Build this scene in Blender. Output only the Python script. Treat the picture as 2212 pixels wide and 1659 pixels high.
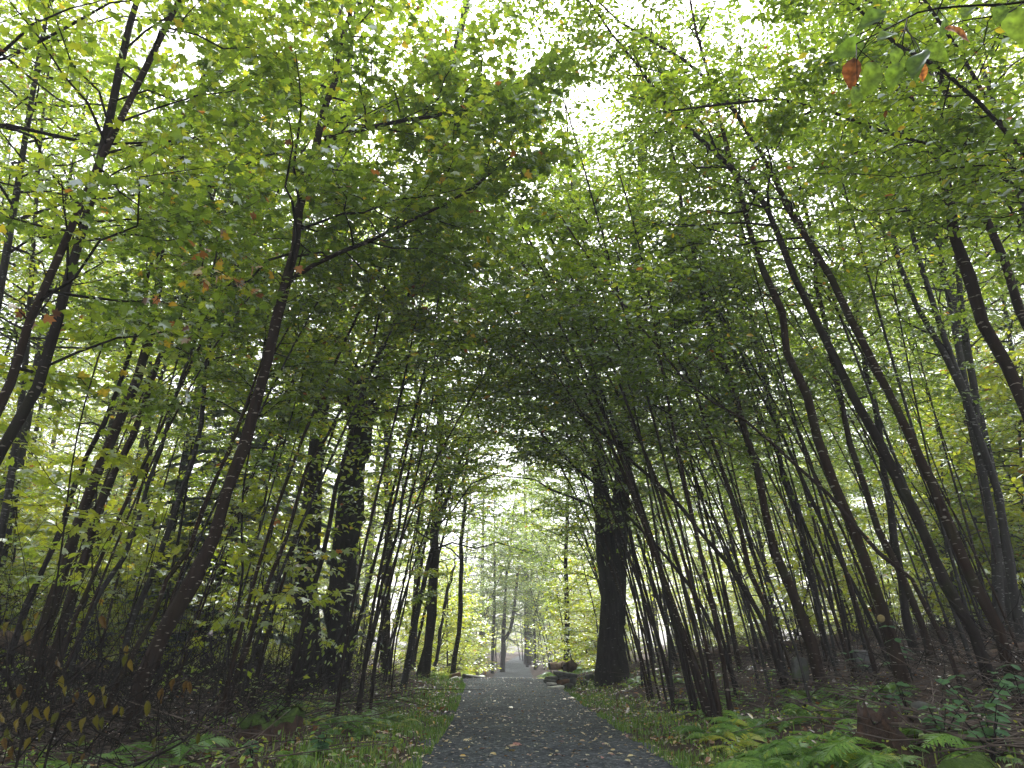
import bpy, bmesh, math, random
import numpy as np
from mathutils import Matrix, Vector

random.seed(7)
rng = np.random.default_rng(7)
for o in list(bpy.data.objects):
    bpy.data.objects.remove(o)
scene = bpy.context.scene
COL = scene.collection

# ------------------------------------------------------------------ camera, sky, sun, exposure
CAM = np.array([0.0, 0.0, 0.90])
PITCH = math.radians(19.26)
F = 1661.0                       # focal length in pixels of a 2212 wide picture
cd = bpy.data.cameras.new('camera')
cam = bpy.data.objects.new('camera', cd)
COL.objects.link(cam)
cd.sensor_width = 36.0
cd.lens = F / 2212.0 * 36.0
cd.clip_start = 0.05
cd.clip_end = 600.0
cam.location = CAM
cam.rotation_euler = (math.radians(90) + PITCH, 0, 0)
scene.camera = cam

SUN_EL, SUN_AZ = 56.0, 8.0       # degrees; azimuth measured from +Y towards +X
world = bpy.data.worlds.new('World')
scene.world = world
world.use_nodes = True
wt = world.node_tree
bg = wt.nodes['Background']
sky = wt.nodes.new('ShaderNodeTexSky')
sky.sky_type = 'NISHITA'
sky.sun_disc = False
sky.sun_elevation = math.radians(SUN_EL)
sky.sun_rotation = math.radians(SUN_AZ)
sky.air_density = 1.0
sky.dust_density = 4.0
sky.ozone_density = 1.0
hs = wt.nodes.new('ShaderNodeHueSaturation')   # a high overcast: the sky's own colour, greyed
hs.inputs['Saturation'].default_value = 0.22
wt.links.new(sky.outputs['Color'], hs.inputs['Color'])
wt.links.new(hs.outputs['Color'], bg.inputs['Color'])
bg.inputs['Strength'].default_value = 0.15

sd = bpy.data.lights.new('sun', 'SUN')
sd.energy = 1.3
sd.angle = math.radians(28)
sd.color = (1.0, 0.97, 0.92)
sun = bpy.data.objects.new('sun', sd)
COL.objects.link(sun)
sun.rotation_euler = (math.radians(-(90 - SUN_EL)), 0, math.radians(-SUN_AZ))
sun.location = (0, 0, 40)

scene.view_settings.view_transform = 'Standard'
scene.view_settings.look = 'None'
scene.view_settings.gamma = 1.0
scene.view_settings.use_curve_mapping = False
scene.view_settings.exposure = 2.0
scene.render.engine = 'CYCLES'
cy = scene.cycles
cy.max_bounces = 10
cy.diffuse_bounces = 4
cy.glossy_bounces = 2
cy.transmission_bounces = 6
cy.volume_bounces = 0
cy.use_denoising = True
cy.caustics_reflective = False
cy.caustics_refractive = False

HAZE_DENSITY = 0.0025

# ------------------------------------------------------------------ terrain and pixel helpers
_cp, _sp = math.cos(PITCH), math.sin(PITCH)
PROF_Y = np.array([-30, 0, 6.75, 11.3, 17.3, 19.0, 22.0, 30.0, 40.0, 52.0, 65.0, 90.0, 140.0])
PROF_Z = np.array([0.0, 0.03, 0.04, 0.06, 0.21, 0.313, 0.20, -0.22, -0.46, -0.28, -0.03, 0.35, 0.9])
PROF_X = np.array([0.5, 0.5, 0.28, 0.20, 0.0, -0.18, -0.15, 0.0, 0.0, 0.1, 0.3, 1.2, 4.0])
HALF_W = 1.1


def path_z(y):
    return np.interp(y, PROF_Y, PROF_Z)


def path_x(y):
    return np.interp(y, PROF_Y, PROF_X)


def terrain(x, y):
    x = np.asarray(x, float)
    y = np.asarray(y, float)
    off = x - path_x(y)
    d = np.maximum(np.abs(off) - HALF_W, 0)
    right = np.interp(d, [0, 0.3, 1.0, 2.5, 5, 9, 30, 80], [0.0, 0.03, 0.12, 0.40, 0.78, 1.10, 1.3, 3.5])
    left = np.interp(d, [0, 0.3, 1.0, 3.0, 6, 12, 30, 80], [0.0, 0.03, 0.08, 0.17, 0.32, 0.5, 0.9, 3.0])
    z = path_z(y) + np.where(off > 0, right, left)
    b = np.minimum(d, 1.0)
    z = z + b * (0.05 * np.sin(1.7 * x + 0.6 * y) + 0.04 * np.sin(2.9 * y - 1.3 * x) + 0.03 * np.sin(5.1 * x + 3.3 * y))
    return z


def tz(x, y):
    return float(terrain(x, y))


def ray(px, py):
    dx = (px - 1106.0) / F
    v = (py - 829.5) / F
    return np.array([dx, _cp + v * _sp, _sp - v * _cp])


def at(px, py, Y):
    """the point at forward distance Y seen at pixel (px, py) of the 2212 x 1659 photograph"""
    d = ray(px, py)
    return CAM + d * (Y / d[1])


def on_ground(px, py, lo=2.5, hi=80.0):
    d = ray(px, py)
    t = lo
    while t < hi:
        p = CAM + d * (t / d[1])
        if p[2] <= tz(p[0], p[1]):
            return np.array([p[0], p[1], tz(p[0], p[1])])
        t += 0.04
    p = CAM + d * (hi / d[1])
    return np.array([p[0], p[1], tz(p[0], p[1])])


def pxm(Y):
    """photo pixels per metre at forward distance Y (near the horizon)"""
    return F / (Y * 0.94)


# ------------------------------------------------------------------ object helpers
def link(o, parent=None):
    COL.objects.link(o)
    if parent is not None:
        o.parent = parent
    return o


def tag(o, label=None, cat=None, group=None, kind=None):
    if label:
        o['label'] = label
    if cat:
        o['category'] = cat
    if group:
        o['group'] = group
    if kind:
        o['kind'] = kind
    return o


def empty(name, loc):
    o = bpy.data.objects.new(name, None)
    o.location = [float(v) for v in loc]
    o.empty_display_size = 0.1
    COL.objects.link(o)
    return o


def mesh_from(name, V, faces, mat, tint=None, smooth=False):
    """faces: list of integer arrays (n, k), or one array"""
    if not isinstance(faces, (list, tuple)):
        faces = [faces]
    faces = [f for f in faces if len(f)]
    me = bpy.data.meshes.new(name)
    V = np.ascontiguousarray(V, dtype=np.float32)
    me.vertices.add(len(V))
    me.vertices.foreach_set('co', V.ravel())
    loops = np.concatenate([f.ravel() for f in faces]).astype(np.int32)
    tot = np.concatenate([np.full(len(f), f.shape[1], np.int32) for f in faces])
    start = np.concatenate([[0], np.cumsum(tot)[:-1]]).astype(np.int32)
    me.loops.add(len(loops))
    me.loops.foreach_set('vertex_index', loops)
    me.polygons.add(len(tot))
    me.polygons.foreach_set('loop_start', start)
    me.polygons.foreach_set('loop_total', tot)
    if smooth:
        me.polygons.foreach_set('use_smooth', np.ones(len(tot), bool))
    me.update(calc_edges=True)
    if tint is not None:
        a = me.attributes.new('tint', 'FLOAT', 'POINT')
        a.data.foreach_set('value', np.ascontiguousarray(tint, dtype=np.float32))
    if mat is not None:
        me.materials.append(mat)
    return me


def obj(name, me, parent=None, loc=None):
    o = bpy.data.objects.new(name, me)
    if loc is not None:
        o.location = [float(v) for v in loc]
    return link(o, parent)


def unit(a):
    return a / np.maximum(np.linalg.norm(a, axis=-1, keepdims=True), 1e-9)


def tube(P, R, k=6, rough=0.0, cap=True, r=None):
    """a tube along points P with radii R -> V, [quads, tris]"""
    P = np.asarray(P, float)
    R = np.asarray(R, float)
    n = len(P)
    T = np.gradient(P, axis=0)
    T = unit(T)
    ref = np.array([0.0, 1.0, 0.0]) if abs(T[:, 1]).mean() < 0.8 else np.array([1.0, 0.0, 0.0])
    A = unit(np.cross(T, ref))
    B = np.cross(T, A)
    th = np.arange(k) / k * 2 * math.pi
    rr = R[:, None] * np.ones((1, k))
    if rough > 0:
        g = (r or rng)
        rr = rr * (1 + rough * g.normal(size=(1, k)) + rough * 0.5 * g.normal(size=(n, k)))
    V = P[:, None, :] + rr[..., None] * (np.cos(th)[None, :, None] * A[:, None, :] + np.sin(th)[None, :, None] * B[:, None, :])
    V = V.reshape(-1, 3)
    i = np.arange(n - 1)[:, None] * k
    j = np.arange(k)[None, :]
    j2 = (j + 1) % k
    Q = np.stack([i + j, i + j2, i + k + j2, i + k + j], -1).reshape(-1, 4)
    faces = [Q]
    if cap:
        V = np.concatenate([V, P[-1:]])
        c = len(V) - 1
        b = (n - 1) * k
        jj = np.arange(k)
        faces.append(np.stack([b + jj, b + (jj + 1) % k, np.full(k, c)], -1))
    return V, faces


def prisms(P0, P1, R0, R1):
    """many separate three-sided sticks -> V, quads"""
    P0, P1 = np.asarray(P0), np.asarray(P1)
    T = unit(P1 - P0)
    ref = np.where(np.abs(T[:, 2:3]) > 0.9, np.array([[1.0, 0, 0]]), np.array([[0, 0, 1.0]]))
    A = unit(np.cross(T, ref))
    B = np.cross(T, A)
    out = []
    for P, R in ((P0, R0), (P1, R1)):
        for q in range(3):
            a = q * 2 * math.pi / 3
            out.append(P + (np.asarray(R)[:, None]) * (math.cos(a) * A + math.sin(a) * B))
    V = np.stack(out, 1).reshape(-1, 3)
    b = (np.arange(len(P0)) * 6)[:, None]
    Q = np.concatenate([b + np.array([[q, (q + 1) % 3, 3 + (q + 1) % 3, 3 + q]]) for q in range(3)], 0)
    return V, Q


class Acc:
    """collects pieces into one mesh"""
    def __init__(self):
        self.V, self.F, self.n, self.T = [], {}, 0, []

    def add(self, V, faces, tint=None):
        if not isinstance(faces, (list, tuple)):
            faces = [faces]
        for f in faces:
            if len(f):
                self.F.setdefault(f.shape[1], []).append(f + self.n)
        self.V.append(V)
        self.T.append(np.full(len(V), 0.0) if tint is None else np.broadcast_to(np.asarray(tint, float), (len(V),)))
        self.n += len(V)

    def mesh(self, name, mat, origin=(0, 0, 0), smooth=False, tint=False):
        V = np.concatenate(self.V) - np.asarray(origin)
        return mesh_from(name, V, [np.concatenate(v) for v in self.F.values()], mat,
                         np.concatenate(self.T) if tint else None, smooth)


# ------------------------------------------------------------------ materials
def nodes_of(name):
    m = bpy.data.materials.new(name)
    m.use_nodes = True
    nt = m.node_tree
    nt.nodes.clear()
    out = nt.nodes.new('ShaderNodeOutputMaterial')
    return m, nt, out


def ramp(nt, stops, fac=None, interp='LINEAR'):
    r = nt.nodes.new('ShaderNodeValToRGB')
    r.color_ramp.interpolation = interp
    el = r.color_ramp.elements
    while len(el) > 1:
        el.remove(el[-1])
    el[0].position = stops[0][0]
    el[0].color = (*stops[0][1], 1)
    for p, c in stops[1:]:
        e = el.new(p)
        e.color = (*c, 1)
    if fac is not None:
        nt.links.new(fac, r.inputs['Fac'])
    return r


def leaf_material(name, refl, trans, gloss=0.045, rough=0.42, nscale=38.0, lo=0.72, hi=1.25):
    """thin leaf: reflects, lets light through, and has a wet sheen"""
    m, nt, out = nodes_of(name)
    a = nt.nodes.new('ShaderNodeAttribute')
    a.attribute_name = 'tint'
    r1 = ramp(nt, refl, a.outputs['Fac'])
    r2 = ramp(nt, trans, a.outputs['Fac'])
    # veins and blotches
    tc = nt.nodes.new('ShaderNodeTexCoord')
    nz = nt.nodes.new('ShaderNodeTexNoise')
    nz.inputs['Scale'].default_value = nscale
    nz.inputs['Detail'].default_value = 2.0
    nt.links.new(tc.outputs['Object'], nz.inputs['Vector'])
    mr = nt.nodes.new('ShaderNodeMapRange')
    mr.inputs['From Min'].default_value = 0.3
    mr.inputs['From Max'].default_value = 0.7
    mr.inputs['To Min'].default_value = lo
    mr.inputs['To Max'].default_value = hi
    nt.links.new(nz.outputs['Fac'], mr.inputs['Value'])

    def mul(c):
        x = nt.nodes.new('ShaderNodeMix')
        x.data_type = 'RGBA'
        x.blend_type = 'MULTIPLY'
        x.inputs['Factor'].default_value = 1.0
        nt.links.new(c, x.inputs['A'])
        nt.links.new(mr.outputs['Result'], x.inputs['B'])
        return x.outputs['Result']
    d = nt.nodes.new('ShaderNodeBsdfDiffuse')
    t = nt.nodes.new('ShaderNodeBsdfTranslucent')
    nt.links.new(mul(r1.outputs['Color']), d.inputs['Color'])
    nt.links.new(mul(r2.outputs['Color']), t.inputs['Color'])
    ad = nt.nodes.new('ShaderNodeAddShader')
    nt.links.new(d.outputs[0], ad.inputs[0])
    nt.links.new(t.outputs[0], ad.inputs[1])
    g = nt.nodes.new('ShaderNodeBsdfGlossy')
    g.inputs['Roughness'].default_value = rough
    g.inputs['Color'].default_value = (0.9, 0.95, 1.0, 1)
    fr = nt.nodes.new('ShaderNodeFresnel')
    fr.inputs['IOR'].default_value = 1.38
    ml = nt.nodes.new('ShaderNodeMath')
    ml.operation = 'MULTIPLY'
    ml.inputs[1].default_value = gloss * 7
    nt.links.new(fr.outputs[0], ml.inputs[0])
    mx = nt.nodes.new('ShaderNodeMixShader')
    nt.links.new(ml.outputs[0], mx.inputs['Fac'])
    nt.links.new(ad.outputs[0], mx.inputs[1])
    nt.links.new(g.outputs[0], mx.inputs[2])
    nt.links.new(mx.outputs[0], out.inputs['Surface'])
    return m


# tint: 0 dark green .. 0.5 fresh green .. 0.75 yellow green .. 0.85 yellow .. 0.92 orange .. 1 brown
REFL = [(0.0, (0.024, 0.045, 0.012)), (0.35, (0.048, 0.080, 0.015)), (0.6, (0.080, 0.115, 0.020)), (0.75, (0.13, 0.15, 0.024)),
        (0.85, (0.27, 0.20, 0.02)), (0.92, (0.22, 0.095, 0.025)), (0.97, (0.12, 0.045, 0.016)), (1.0, (0.07, 0.03, 0.012))]
TRANS = [(0.0, (0.060, 0.105, 0.010)), (0.35, (0.155, 0.235, 0.016)), (0.6, (0.285, 0.375, 0.022)), (0.75, (0.42, 0.44, 0.026)),
         (0.85, (0.55, 0.38, 0.025)), (0.92, (0.40, 0.16, 0.03)), (0.97, (0.18, 0.06, 0.015)), (1.0, (0.07, 0.025, 0.008))]
LEAF = leaf_material('leaf', REFL, TRANS)
NEARLEAF = leaf_material('blotched_leaf', REFL, TRANS, gloss=0.05, nscale=4.5, lo=0.35, hi=1.35)
FERN = leaf_material('fern_leaf',
                     [(0.0, (0.045, 0.095, 0.022)), (0.5, (0.095, 0.175, 0.035)), (1.0, (0.24, 0.25, 0.04))],
                     [(0.0, (0.04, 0.09, 0.01)), (0.5, (0.10, 0.19, 0.018)), (1.0, (0.28, 0.28, 0.025))], gloss=0.018)
GRASS = leaf_material('grass_blade',
                      [(0.0, (0.045, 0.085, 0.018)), (0.6, (0.095, 0.15, 0.028)), (1.0, (0.18, 0.19, 0.05))],
                      [(0.0, (0.025, 0.07, 0.01)), (0.6, (0.06, 0.13, 0.01)), (1.0, (0.13, 0.14, 0.02))], gloss=0.015)
LIMPED = leaf_material('limp_leaf', [(0.0, (0.035, 0.042, 0.010)), (0.5, (0.075, 0.065, 0.012)), (0.8, (0.11, 0.082, 0.014)), (1.0, (0.05, 0.026, 0.012))],
                       [(0.0, (0.04, 0.05, 0.006)), (0.5, (0.08, 0.07, 0.006)), (0.8, (0.11, 0.08, 0.008)), (1.0, (0.03, 0.015, 0.006))], gloss=0.02)
WAXY = leaf_material('waxy_leaf',
                     [(0.0, (0.03, 0.075, 0.035)), (1.0, (0.06, 0.12, 0.05))],
                     [(0.0, (0.03, 0.07, 0.02)), (1.0, (0.05, 0.11, 0.02))], gloss=0.025, rough=0.35)
FALLEN = leaf_material('fallen_leaf',
                       [(0.0, (0.09, 0.04, 0.018)), (0.25, (0.2, 0.085, 0.03)), (0.45, (0.40, 0.17, 0.03)), (0.6, (0.50, 0.31, 0.05)),
                        (0.8, (0.52, 0.42, 0.17)), (0.92, (0.5, 0.45, 0.30)), (0.96, (0.35, 0.05, 0.03)), (1.0, (0.30, 0.04, 0.03))],
                       [(0.0, (0.02, 0.01, 0.005)), (1.0, (0.05, 0.03, 0.01))], gloss=0.05)
NEEDLE = leaf_material('needle',
                       [(0.0, (0.018, 0.04, 0.022)), (1.0, (0.035, 0.065, 0.03))],
                       [(0.0, (0.01, 0.02, 0.008)), (1.0, (0.02, 0.04, 0.012))], gloss=0.04)


def bark_material(name, dark, mid, fleck, fleck_amount, moss=0.4, scale=1.0, bump=0.6, red=0.0):
    m, nt, out = nodes_of(name)
    L = nt.links.new
    b = nt.nodes.new('ShaderNodeBsdfPrincipled')
    L(b.outputs[0], out.inputs['Surface'])
    b.inputs['Roughness'].default_value = 0.8
    b.inputs['Specular IOR Level'].default_value = 0.06
    tc = nt.nodes.new('ShaderNodeTexCoord')
    mp = nt.nodes.new('ShaderNodeMapping')
    mp.inputs['Scale'].default_value = (22 * scale, 22 * scale, 3.0 * scale)
    L(tc.outputs['Object'], mp.inputs['Vector'])
    n1 = nt.nodes.new('ShaderNodeTexNoise')
    n1.inputs['Scale'].default_value = 1.0
    n1.inputs['Detail'].default_value = 6
    n1.inputs['Roughness'].default_value = 0.65
    L(mp.outputs[0], n1.inputs['Vector'])
    base = ramp(nt, [(0.3, tuple(0.6 * c for c in dark)), (0.7, tuple(0.55 * c for c in mid))], n1.outputs['Fac'])
    # pale horizontal marks
    mp2 = nt.nodes.new('ShaderNodeMapping')
    mp2.inputs['Scale'].default_value = (13, 13, 46)
    L(tc.outputs['Object'], mp2.inputs['Vector'])
    n2 = nt.nodes.new('ShaderNodeTexNoise')
    n2.inputs['Scale'].default_value = 1.0
    n2.inputs['Detail'].default_value = 1.5
    L(mp2.outputs[0], n2.inputs['Vector'])
    f = ramp(nt, [(0.70 - fleck_amount, (0, 0, 0)), (0.74 - fleck_amount, (1, 1, 1))], n2.outputs['Fac'])
    mx = nt.nodes.new('ShaderNodeMix')
    mx.data_type = 'RGBA'
    L(f.outputs['Color'], mx.inputs['Factor'])
    L(base.outputs['Color'], mx.inputs['A'])
    mx.inputs['B'].default_value = (*fleck, 1)
    # green algae and moss in soft patches
    n3 = nt.nodes.new('ShaderNodeTexNoise')
    n3.inputs['Scale'].default_value = 2.2
    n3.inputs['Detail'].default_value = 3
    L(tc.outputs['Object'], n3.inputs['Vector'])
    f3 = ramp(nt, [(0.62 - 0.2 * moss, (0, 0, 0)), (0.85 - 0.2 * moss, (moss, moss, moss))], n3.outputs['Fac'])
    mx2 = nt.nodes.new('ShaderNodeMix')
    mx2.data_type = 'RGBA'
    L(f3.outputs['Color'], mx2.inputs['Factor'])
    L(mx.outputs['Result'], mx2.inputs['A'])
    mx2.inputs['B'].default_value = (0.030, 0.042, 0.012, 1)
    L(mx2.outputs['Result'], b.inputs['Base Color'])
    bp = nt.nodes.new('ShaderNodeBump')
    bp.inputs['Strength'].default_value = bump
    bp.inputs['Distance'].default_value = 0.02
    L(n1.outputs['Fac'], bp.inputs['Height'])
    L(bp.outputs[0], b.inputs['Normal'])
    return m


BARK_DARK = bark_material('dark_wet_bark', (0.016, 0.012, 0.010), (0.040, 0.030, 0.025), (0.16, 0.14, 0.12), 0.02, moss=0.5)
BARK_BIRCH = bark_material('birch_bark', (0.020, 0.014, 0.011), (0.055, 0.035, 0.026), (0.22, 0.19, 0.16), 0.05, moss=0.25)
BARK_RED = bark_material('reddish_bark', (0.022, 0.013, 0.009), (0.062, 0.036, 0.022), (0.24, 0.22, 0.19), 0.05, moss=0.6)
BARK_GREY = bark_material('grey_bark', (0.030, 0.028, 0.026), (0.085, 0.080, 0.074), (0.2, 0.2, 0.19), 0.06, moss=0.3)
BARK_OLD = bark_material('furrowed_bark', (0.014, 0.012, 0.010), (0.065, 0.056, 0.048), (0.12, 0.12, 0.11), 0.02, moss=0.4, scale=0.9, bump=0.9)
BARK_FAR = bark_material('old_trunk_bark', (0.030, 0.024, 0.020), (0.10, 0.080, 0.066), (0.2, 0.18, 0.16), 0.06, moss=0.3, scale=0.6, bump=0.7)
TWIG = bark_material('twig_bark', (0.014, 0.012, 0.010), (0.032, 0.026, 0.022), (0.08, 0.07, 0.06), 0.02, moss=0.3)


def simple_noise_material(name, stops, scale, rough=0.8, bump=0.4, detail=8, dist=0.01, spec=0.3):
    m, nt, out = nodes_of(name)
    L = nt.links.new
    b = nt.nodes.new('ShaderNodeBsdfPrincipled')
    L(b.outputs[0], out.inputs['Surface'])
    b.inputs['Roughness'].default_value = rough
    b.inputs['Specular IOR Level'].default_value = spec
    tc = nt.nodes.new('ShaderNodeTexCoord')
    n = nt.nodes.new('ShaderNodeTexNoise')
    n.inputs['Scale'].default_value = scale
    n.inputs['Detail'].default_value = detail
    n.inputs['Roughness'].default_value = 0.7
    L(tc.outputs['Object'], n.inputs['Vector'])
    r = ramp(nt, stops, n.outputs['Fac'])
    L(r.outputs['Color'], b.inputs['Base Color'])
    bp = nt.nodes.new('ShaderNodeBump')
    bp.inputs['Strength'].default_value = bump
    bp.inputs['Distance'].default_value = dist
    L(n.outputs['Fac'], bp.inputs['Height'])
    L(bp.outputs[0], b.inputs['Normal'])
    return m


STONE_DARK = simple_noise_material('dark_fieldstone', [(0.3, (0.035, 0.035, 0.036)), (0.55, (0.10, 0.10, 0.10)), (0.75, (0.2, 0.2, 0.19))], 9)
STONE_PALE = simple_noise_material('pale_fieldstone', [(0.3, (0.32, 0.31, 0.30)), (0.6, (0.58, 0.57, 0.55)), (0.8, (0.7, 0.69, 0.67))], 7)
STONE_BROWN = simple_noise_material('brown_fieldstone', [(0.3, (0.06, 0.035, 0.02)), (0.6, (0.17, 0.10, 0.06)), (0.8, (0.25, 0.18, 0.12))], 8)
STONE_MOSS = simple_noise_material('mossy_boulder_stone', [(0.35, (0.03, 0.03, 0.028)), (0.5, (0.09, 0.09, 0.085)), (0.62, (0.05, 0.075, 0.02)), (0.8, (0.035, 0.06, 0.012))], 5)
ROT = simple_noise_material('rotten_wood', [(0.3, (0.010, 0.006, 0.004)), (0.5, (0.034, 0.017, 0.010)), (0.7, (0.085, 0.044, 0.026))], 14, bump=0.9, dist=0.03)
MOSS = simple_noise_material('moss', [(0.3, (0.02, 0.035, 0.008)), (0.55, (0.05, 0.085, 0.016)), (0.75, (0.10, 0.13, 0.03))], 26, rough=0.95, bump=1.0, dist=0.02, spec=0.1)
LOGWOOD = simple_noise_material('weathered_log', [(0.3, (0.03, 0.02, 0.014)), (0.55, (0.10, 0.065, 0.045)), (0.75, (0.22, 0.16, 0.12))], 11, bump=0.7, dist=0.02)
LOGPALE = simple_noise_material('bare_pale_wood', [(0.3, (0.22, 0.14, 0.10)), (0.55, (0.45, 0.33, 0.27)), (0.75, (0.6, 0.5, 0.45))], 10, bump=0.5)
BENCHWOOD = simple_noise_material('orange_cedar', [(0.3, (0.30, 0.11, 0.05)), (0.7, (0.48, 0.20, 0.10))], 12, rough=0.6, bump=0.2)
STICK = simple_noise_material('dead_stick', [(0.3, (0.03, 0.022, 0.018)), (0.55, (0.09, 0.068, 0.055)), (0.75, (0.2, 0.16, 0.14))], 3.0, bump=0.2)

# forest floor
m, nt, out = nodes_of('forest_floor')
L = nt.links.new
b = nt.nodes.new('ShaderNodeBsdfPrincipled')
b.inputs['Roughness'].default_value = 0.85
b.inputs['Specular IOR Level'].default_value = 0.25
L(b.outputs[0], out.inputs['Surface'])
tc = nt.nodes.new('ShaderNodeTexCoord')
n1 = nt.nodes.new('ShaderNodeTexNoise')
n1.inputs['Scale'].default_value = 16
n1.inputs['Detail'].default_value = 10
n1.inputs['Roughness'].default_value = 0.75
L(tc.outputs['Object'], n1.inputs['Vector'])
r1 = ramp(nt, [(0.28, (0.010, 0.007, 0.006)), (0.45, (0.032, 0.021, 0.016)), (0.58, (0.072, 0.042, 0.028)), (0.72, (0.15, 0.09, 0.055))], n1.outputs['Fac'])
L(r1.outputs['Color'], b.inputs['Base Color'])
bp = nt.nodes.new('ShaderNodeBump')
bp.inputs['Strength'].default_value = 0.9
bp.inputs['Distance'].default_value = 0.04
L(n1.outputs['Fac'], bp.inputs['Height'])
L(bp.outputs[0], b.inputs['Normal'])
FLOOR = m

# crushed stone path
m, nt, out = nodes_of('crushed_stone')
L = nt.links.new
b = nt.nodes.new('ShaderNodeBsdfPrincipled')
b.inputs['Roughness'].default_value = 0.9
b.inputs['Specular IOR Level'].default_value = 0.12
L(b.outputs[0], out.inputs['Surface'])
tc = nt.nodes.new('ShaderNodeTexCoord')
vo = nt.nodes.new('ShaderNodeTexVoronoi')
vo.inputs['Scale'].default_value = 42
L(tc.outputs['Object'], vo.inputs['Vector'])
sep = nt.nodes.new('ShaderNodeSeparateColor')
L(vo.outputs['Color'], sep.inputs['Color'])
r1 = ramp(nt, [(0.0, (0.022, 0.026, 0.031)), (0.55, (0.052, 0.060, 0.069)), (0.85, (0.105, 0.115, 0.128)), (1.0, (0.18, 0.19, 0.2))], sep.outputs['Red'])
n2 = nt.nodes.new('ShaderNodeTexNoise')
n2.inputs['Scale'].default_value = 1.6
n2.inputs['Detail'].default_value = 5
L(tc.outputs['Object'], n2.inputs['Vector'])
r2 = ramp(nt, [(0.3, (0.7, 0.7, 0.72)), (0.7, (1.35, 1.35, 1.32))], n2.outputs['Fac'])
mx = nt.nodes.new('ShaderNodeMix')
mx.data_type = 'RGBA'
mx.blend_type = 'MULTIPLY'
mx.inputs['Factor'].default_value = 1.0
L(r1.outputs['Color'], mx.inputs['A'])
L(r2.outputs['Color'], mx.inputs['B'])
L(mx.outputs['Result'], b.inputs['Base Color'])
bp = nt.nodes.new('ShaderNodeBump')
bp.inputs['Strength'].default_value = 0.8
bp.inputs['Distance'].default_value = 0.012
L(vo.outputs['Distance'], bp.inputs['Height'])
bp.invert = True
L(bp.outputs[0], b.inputs['Normal'])
GRAVEL = m

# ------------------------------------------------------------------ ground and path
def sheet(name, xs, ys, zf, mat):
    X, Y = np.meshgrid(xs, ys)
    Z = zf(X, Y)
    V = np.stack([X, Y, Z], -1).reshape(-1, 3)
    nx, ny = len(xs), len(ys)
    i = (np.arange(ny - 1)[:, None] * nx + np.arange(nx - 1)[None, :]).ravel()
    Q = np.stack([i, i + 1, i + nx + 1, i + nx], -1)
    return mesh_from(name, V, Q, mat, smooth=True)


xs = np.concatenate([np.linspace(-75, -14, 24)[:-1], np.linspace(-14, 14, 141), np.linspace(14, 75, 24)[1:]])
ys = np.concatenate([np.linspace(-20, 2, 12)[:-1], np.linspace(2, 30, 141), np.linspace(30, 135, 70)[1:]])
g = obj('ground', sheet('ground', xs, ys, lambda x, y: terrain(x, y) - 0.012 * (np.abs(x - path_x(y)) < HALF_W + 0.35), FLOOR))
tag(g, kind='structure')

pys = np.concatenate([np.linspace(-6, 30, 260), np.linspace(30, 110, 120)[1:]])
pu = np.linspace(-1, 1, 17)
edge_r = HALF_W + 0.07 * np.sin(pys * 1.9) + 0.05 * np.sin(pys * 4.7 + 1) + 0.03 * rng.normal(size=len(pys))
edge_l = HALF_W + 0.07 * np.sin(pys * 1.5 + 2) + 0.05 * np.sin(pys * 5.3) + 0.03 * rng.normal(size=len(pys))
PV = []
for k, y in enumerate(pys):
    c = path_x(y)
    x = np.where(pu > 0, c + pu * edge_r[k], c + pu * edge_l[k])
    z = path_z(y) + 0.012 + 0.025 * (1 - pu ** 2) - 0.02 * (np.abs(pu) > 0.99)
    PV.append(np.stack([x, np.full_like(x, y), z], -1))
PV = np.concatenate(PV)
nx = len(pu)
i = (np.arange(len(pys) - 1)[:, None] * nx + np.arange(nx - 1)[None, :]).ravel()
p = obj('path', mesh_from('path', PV, np.stack([i, i + 1, i + nx + 1, i + nx], -1), GRAVEL, smooth=True))
tag(p, kind='structure')


def path_top(x, y):
    u = np.clip((x - path_x(y)) / HALF_W, -1, 1)
    return path_z(y) + 0.014 + 0.025 * (1 - u ** 2)


# ------------------------------------------------------------------ leaves
OVAL = (np.array([[0, 0, 0], [.20, .17, .05], [.50, .27, .07], [.80, .17, .02], [1, 0, -.10], [.80, -.17, .02], [.50, -.27, .07], [.20, -.17, .05]], float),
        np.array([[0, 1, 2, 3, 4], [0, 4, 5, 6, 7]]))
DIAMOND = (np.array([[0, 0, 0], [.48, .28, .06], [1, 0, -.06], [.48, -.28, .06]], float), np.array([[0, 1, 2], [0, 2, 3]])[:, ::-1])
MAPLE = (np.array([[0, 0, 0], [-.06, .22, .02], [.16, .52, -.03], [.34, .26, .05], [.72, .46, -.05], [.66, .20, .03], [1.0, 0, -.10],
                   [.66, -.20, .03], [.72, -.46, -.05], [.34, -.26, .05], [.16, -.52, -.03], [-.06, -.22, .02]], float),
         np.array([[0, 1, 2, 3, 4, 5, 6], [0, 6, 7, 8, 9, 10, 11]]))
HEX = (np.array([[0, 0, 0], [.28, .23, .06], [.70, .23, .04], [1, 0, -.10], [.70, -.23, .04], [.28, -.23, .06]], float),
       np.array([[0, 1, 2, 3], [0, 3, 4, 5]]))
TEMPLATES = {'oval': OVAL, 'maple': MAPLE, 'hex': HEX, 'diamond': DIAMOND}


def leaf_frames(H, N):
    H = unit(H)
    N = unit(N - (N * H).sum(-1, keepdims=True) * H)
    return H, np.cross(N, H), N


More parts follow.
